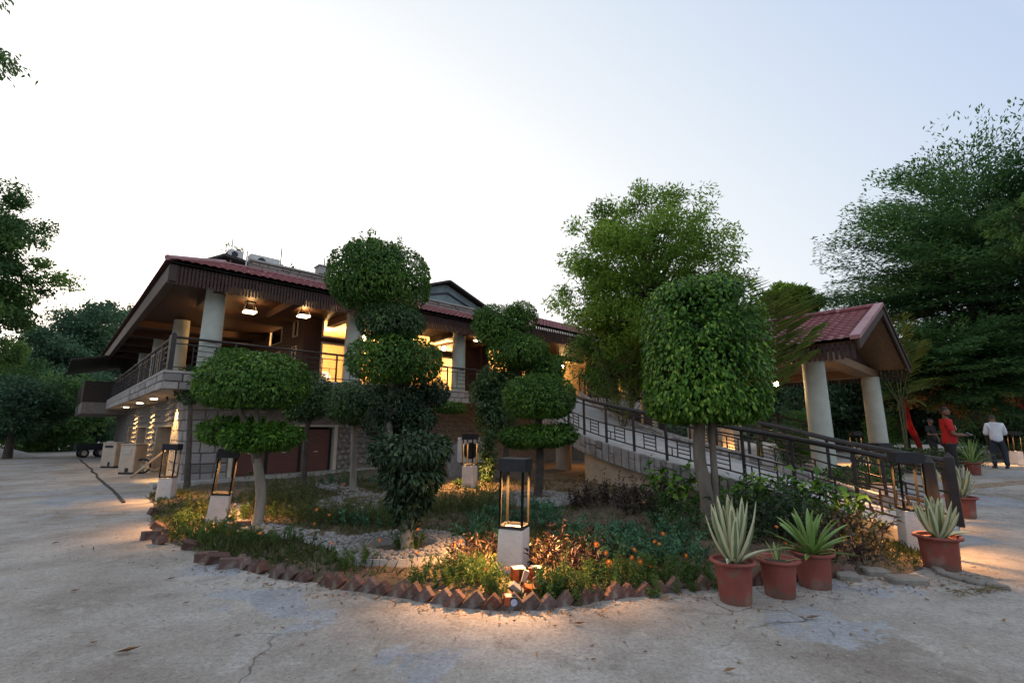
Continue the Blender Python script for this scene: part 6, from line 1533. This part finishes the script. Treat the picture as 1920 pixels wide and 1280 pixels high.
def pot(label, pos, rt, rb, h, cat='pot'):
    p = thing('plant_pot', label, cat, pos, random.uniform(0, 6), 'red clay pots')
    prof = [(rb, 0), (rb * 1.02, .02), (rt * .84, h * .80), (rt * .88, h * .87), (rt * 1.06, h * .915), (rt * 1.09, h * .955), (rt * 1.04, h), (rt * .90, h * .985), (rt * .84, h * .9), (.02, h * .88)]
    MB().lathe(prof, 36, wob=.012).build('body', M_pot, p, smooth=True)
    MB().lathe([(rt * .83, h * .885), (rt * .4, h * .91), (.01, h * .93)], 24, wob=.02).build('earth', M_earth, p, smooth=True)
    return p
def agave(label, pos, n, L, W, mt, spread, seed, z):
    g = random.Random(seed); a = thing('agave', label, 'plant', (pos[0], pos[1], pos[2] + z), 0, 'agaves in clay pots')
    for k in range(n):
        f = k / (n - 1); el = R(86 - spread * f ** 1.1 + g.uniform(-6, 6)); az = k * 2.399 + g.uniform(-.3, .3); s = 1 if f < .8 else .85
        me = agave_leaf(mt, L * g.uniform(.85, 1.1) * s, W * g.uniform(.85, 1.15), (-.25 - .75 * f + g.uniform(-.1, .1)) if mt is M_agv and f < .93 else g.uniform(.1, .35) + f * .35, seed * 100 + k)
        o = link_mesh('leaf', me, None, a, loc=(math.cos(az) * .02 * (1 + f), math.sin(az) * .02 * (1 + f), .0))
        o.rotation_euler = (Matrix.Rotation(az, 3, 'Z') @ Matrix.Rotation(-el, 3, 'Y')).to_euler()
    return a
def pot_at(px, py): return PG(px, py)
q = pot_at(1392, 1136); q.y += .12; pot('clay pot of the tall cream striped agave, nearest the camera', q, .190, .135, .37); agave('tall upright cream striped agave in the nearest pot', q, 22, .58, .086, M_agv, 56, 1, .32)
q = pot_at(1477, 1124); q.y += .12; pot('nearly empty clay pot in the middle of the front three', q, .185, .13, .34); agave('tiny aloe like sprout in the middle pot', q, 6, .22, .022, M_agg, 60, 2, .29)
q = pot_at(1543, 1106); q.y += .12; pot('clay pot of the spreading green agave, rightmost of the front three', q, .19, .14, .34); agave('spreading plain green agave with arching leaves', q, 30, .45, .066, M_agg, 74, 3, .29)
q = pot_at(1785, 1070); q.y += .12; q.x -= .0; pot('clay pot with a ruffled rim beside the right lantern', q, .215, .165, .36); agave('cream striped agave beside the right lantern with drooping outer leaves', q, 22, .46, .085, M_agv, 56, 4, .31)
q = pot_at(1819, 972); q.y += .12; pot('clay pot farther back on the plaza behind the pointed post', q, .23, .17, .36); agave('cream striped agave in the pot farther back on the plaza', q, 22, .55, .10, M_agv, 56, 5, .31)
q = pot_at(1826, 890); pot('distant clay pot at the feet of the red shirted man', q, .22, .16, .36); agave('distant spiky palm like plant next to the red shirted man', q, 26, .75, .04, M_agg, 75, 6, .31)

# ------------------------------------------------------------------ people
def skin_mesh(name, verts, edges, rads, mt, parent, root=0, lev=2):
    me = bpy.data.meshes.new(name); me.from_pydata([tuple(v) for v in verts], edges, [])
    ob = bpy.data.objects.new('tmp', me); COL.objects.link(ob)
    ob.modifiers.new('s', 'SKIN'); 
    for i, v in enumerate(me.skin_vertices[0].data):
        r = rads[i]; v.radius = r if hasattr(r, '__len__') else (r, r); v.use_root = (i == root)
    sb = ob.modifiers.new('u', 'SUBSURF'); sb.levels = lev; sb.render_levels = lev
    dg = bpy.context.evaluated_depsgraph_get(); dg.update()
    m2 = bpy.data.meshes.new_from_object(ob.evaluated_get(dg)); m2.name = name
    bpy.data.objects.remove(ob); bpy.data.meshes.remove(me)
    for p in m2.polygons: p.use_smooth = True
    m2.materials.clear(); return link_mesh(name, m2, mt, parent)
M_skin = mat('brown_skin', (.20, .105, .065), (.16, .08, .05), rough=.55); M_hair = mat('black_hair', (.012, .010, .009), rough=.5, bump=.3)
M_shoe = mat('dark_shoe', (.03, .028, .03), rough=.5)
M_sole = mat('pale_sole', (.5, .48, .45), rough=.7)
def person(label, pos, rz, shirt, trousers, arms, head, h=1.72, belly=0.0, collar=False, long_sleeve=False, print_=None, stance=.11):
    """local: faces -y; arms = two lists (elbow, wrist); head = (pitch forward, turn)"""
    t = thing('person', label, 'person', pos, rz); k = h / 1.72
    V = lambda *a: Vector(a) * k
    hip, waist, chest, neck = V(0, 0, .92), V(0, -.01 - belly * .4, 1.08), V(0, 0, 1.33), V(0, -.005, 1.49)
    hd = neck + Vector((0, -math.sin(head[0]) * .13 - .012, math.cos(head[0]) * .12)) * k
    top = hd + Vector((0, -math.sin(head[0]) * .10, math.cos(head[0]) * .10)) * k
    vs = [hip, waist, chest, neck]; ed = [(0, 1), (1, 2), (2, 3)]; rd = [(.145 * k, .105 * k), (.135 * k, (.10 + belly * .5) * k), (.165 * k, .105 * k), .055 * k]
    body = dict(); 
    for sg in (-1, 1):
        sh = V(sg * .175, 0, 1.42); el = Vector(arms[0 if sg < 0 else 1][0]) * k; wr = Vector(arms[0 if sg < 0 else 1][1]) * k
        i = len(vs); vs += [sh, el, wr]; ed += [(2, i), (i, i + 1), (i + 1, i + 2)]; rd += [.058 * k, .042 * k, .028 * k]
        kn = V(sg * (stance * .95), -.03, .50); an = V(sg * stance, .02, .085)
        i = len(vs); vs += [V(sg * .085, 0, .88), kn, an]; ed += [(0, i), (i, i + 1), (i + 1, i + 2)]; rd += [.085 * k, .058 * k, .042 * k]
        body[sg] = (sh, el, wr, kn, an)
    i = len(vs); vs += [hd]; ed += [(3, i)]; rd += [.06 * k]
    skin_mesh('body', vs, ed, rd, M_skin, t)
    # head
    bm = bmesh.new(); bmesh.ops.create_uvsphere(bm, u_segments=20, v_segments=14, radius=1)
    for v in bm.verts:
        x, y, z = v.co
        jaw = 1 - .28 * max(0, -z) ** 1.5
        v.co = Vector((x * .074 * jaw, y * .092 * (1 - .12 * max(0, -z)) - (.012 if z < -.3 and y < 0 else 0), z * .118))
        if abs(x) < .3 and y < -.8 and -.35 < z < .15: v.co.y -= .018 * (1 - abs(x) / .3)      # nose
    me = bpy.data.meshes.new('head'); bm.to_mesh(me); bm.free()
    for p in me.polygons: p.use_smooth = True
    hc = hd + Vector((0, -.0, .06)) * k
    he = link_mesh('head', me, M_skin, t, loc=hc, rot=(head[0], 0, head[1]), scale=(k, k, k))
    bm = bmesh.new(); bmesh.ops.create_uvsphere(bm, u_segments=20, v_segments=14, radius=1)
    rm = [v for v in bm.verts if v.co.z < (.32 if v.co.y < -.25 else (-.05 if v.co.y < .35 else -.55))]
    bmesh.ops.delete(bm, geom=rm, context='VERTS')
    for v in bm.verts: v.co = Vector((v.co.x * .084, v.co.y * .102 + .006, v.co.z * .132)) * (1 + .05 * mnoise.noise(v.co * 4))
    me = bpy.data.meshes.new('hair'); bm.to_mesh(me); bm.free(); 
    for p in me.polygons: p.use_smooth = True
    link_mesh('hair', me, M_hair, he)
    for sx in (-1, 1):
        MB().lathe([(.011, -.008), (.014, 0), (.008, .008)], 10).build('ear', M_skin, he, smooth=True, loc=(sx * .074, .008, -.005), scale=(.7, 1.2, 2.2))
        MB().lathe([(.009, -.004), (.0095, 0), (.004, .004)], 10).build('eye', M_hair, he, smooth=True, loc=(sx * .029, -.083, .012), rot=(R(90), 0, 0))
    MB().box(-.022, .022, -.094, -.084, -.058, -.050).build('mouth', M_shoe, he)
    MB().lathe([(.035, -.122), (.055, -.105), (.064, -.08), (.045, -.07)], 16).build('beard', M_hair, he, smooth=True, loc=(0, -.022, .004), scale=(.98, 1.0, 1)) if belly else None
    # shirt
    vs = [V(0, .0, .80), waist, chest, V(0, .0, 1.43), V(0, -.002, 1.51)]; ed = [(0, 1), (1, 2), (2, 3), (3, 4)]; rd = [(.185 * k, (.135 + belly * .35) * k), (.17 * k, (.13 + belly * .7) * k), (.19 * k, .132 * k), (.15 * k, .10 * k), (.072 * k, .068 * k)]
    for sg in (-1, 1):
        sh, el, wr, kn, an = body[sg]; i = len(vs); e2 = el if long_sleeve else sh.lerp(el, .82)
        vs += [sh + V(0, 0, .0), e2]; ed += [(3, i), (i, i + 1)]; rd += [.085 * k, .062 * k]
        if long_sleeve: vs += [el.lerp(wr, .93)]; ed += [(i + 1, i + 2)]; rd += [.043 * k]
    skin_mesh('shirt', vs, ed, rd, shirt, t, root=2)
    if collar: MB().tube([hd + Vector((.062 * math.cos(a), .062 * math.sin(a), -.075)) * k for a in np.linspace(0, 6.28, 13)], .018 * k, 6).build('collar', shirt, t, smooth=True)
    # trousers, shoes
    vs = [V(0, 0, 1.0)]; ed = []; rd = [(.155 * k, .118 * k)]
    for sg in (-1, 1):
        sh, el, wr, kn, an = body[sg]; i = len(vs); vs += [V(sg * .09, 0, .84), kn, an + V(0, 0, -.01)]; ed += [(0, i), (i, i + 1), (i + 1, i + 2)]; rd += [.105 * k, .078 * k, .066 * k]
        s = MB(); s.lathe([(.050, .02), (.052, .05), (.044, .09)], 14); so = s.build('shoe', M_shoe, t, smooth=True, loc=(an.x, -.05 * k, 0), scale=(.95 * k, 2.3 * k, k), rot=(0, 0, sg * .2))
        MB().lathe([(.053, 0), (.053, .021), (.02, .022)], 14).build('sole', M_sole, so)
    skin_mesh('trousers', vs, ed, rd, trousers, t)
    # hands: palm, four fingers and a thumb
    for sg in (-1, 1):
        sh, el, wr, kn, an = body[sg]; d = (wr - el).normalized(); inn = Vector((-sg, 0, 0)); nn = d.cross(inn).normalized(); inn = nn.cross(d)
        vs = [wr - d * .03 * k, wr + d * .045 * k, wr + d * .085 * k]; ed = [(0, 1), (1, 2)]; rd = [.027 * k, (.038 * k, .017 * k), (.036 * k, .014 * k)]
        for j in range(4):
            o_ = inn * (.030 - .020 * j) * k; b0 = wr + d * .088 * k + o_; L1 = (.040, .046, .043, .033)[j] * k; i = len(vs)
            vs += [b0, b0 + d * L1 + nn * .008 * k, b0 + d * L1 * 1.55 + nn * .035 * k]; ed += [(2, i), (i, i + 1), (i + 1, i + 2)]; rd += [.0095 * k, .009 * k, .0075 * k]
        i = len(vs); vs += [wr + d * .04 * k + inn * .045 * k, wr + d * .085 * k + inn * .058 * k + nn * .02 * k]; ed += [(1, i), (i, i + 1)]; rd += [.012 * k, .009 * k]
        skin_mesh('hand', vs, ed, rd, M_skin, t, root=1, lev=1)
    return t
M_red = mat('red_shirt', (.50, .012, .014), (.36, .008, .010), rough=.7, scale=5, bump=.2, bscale=8); M_wsh = mat('white_shirt', (.70, .71, .74), (.60, .61, .65), rough=.75, scale=5, bump=.25, bscale=8)
M_tr1 = mat('black_trousers', (.016, .015, .017), rough=.7); M_tr2 = mat('navy_trousers', (.026, .032, .050), (.018, .022, .036), rough=.75)
q = PY(1790, 895, 12.6); q.z = float(ground_z(q.x, q.y))
red = person('standing bearded man in a red shirt and black trousers holding a phone at his waist', q, R(62), M_red, M_tr1, [((-.24, -.05, 1.12), (-.06, -.30, 1.10)), ((.24, -.04, 1.12), (.07, -.32, 1.12))], (.0, R(-30)), 1.80, belly=.06, stance=.09)
MB().box(-.05, .05, -.004, .004, -.06, .06).build('shirt_print', M_wsh, red, loc=(-.05, -.158, 1.34), rot=(R(-4), R(20), 0))
ph = thing('phone', 'small bright phone held by the man in the red shirt', 'phone', (0, 0, 0))
wp = Matrix.Translation(q) @ Matrix.Rotation(R(62), 4, 'Z') @ Vector((.0, -.43, 1.18)); ph.location = wp; ph.rotation_euler = (R(-60), 0, R(62))
MB().box(-.036, .036, -.005, .005, -.075, .075).build('case', M_black, ph, bevel=.003); MB().box(-.032, .032, -.007, -.0055, -.07, .07).build('screen', emit('phone_screen', (.7, .8, 1), .8), ph)
q = PY(1879, 879, 16.4); q.z = float(ground_z(q.x, q.y))
person('man in a white long sleeved shirt and navy trousers seen from behind with bowed head', q, R(150), M_wsh, M_tr2, [((-.25, -.03, 1.13), (-.10, -.28, 1.10)), ((.25, -.03, 1.13), (.10, -.28, 1.12))], (.62, 0), 1.76, collar=True, long_sleeve=True, stance=.15)
q = PY(1752, 850, 19.5); q.z = .27
person('dim figure in dark clothes standing far back among the trees behind the railing', q, R(20), M_tr1, M_tr1, [((-.24, -.03, 1.12), (-.1, -.28, 1.15)), ((.24, -.03, 1.12), (.24, -.1, .9))], (.1, 0), 1.68, stance=.1)
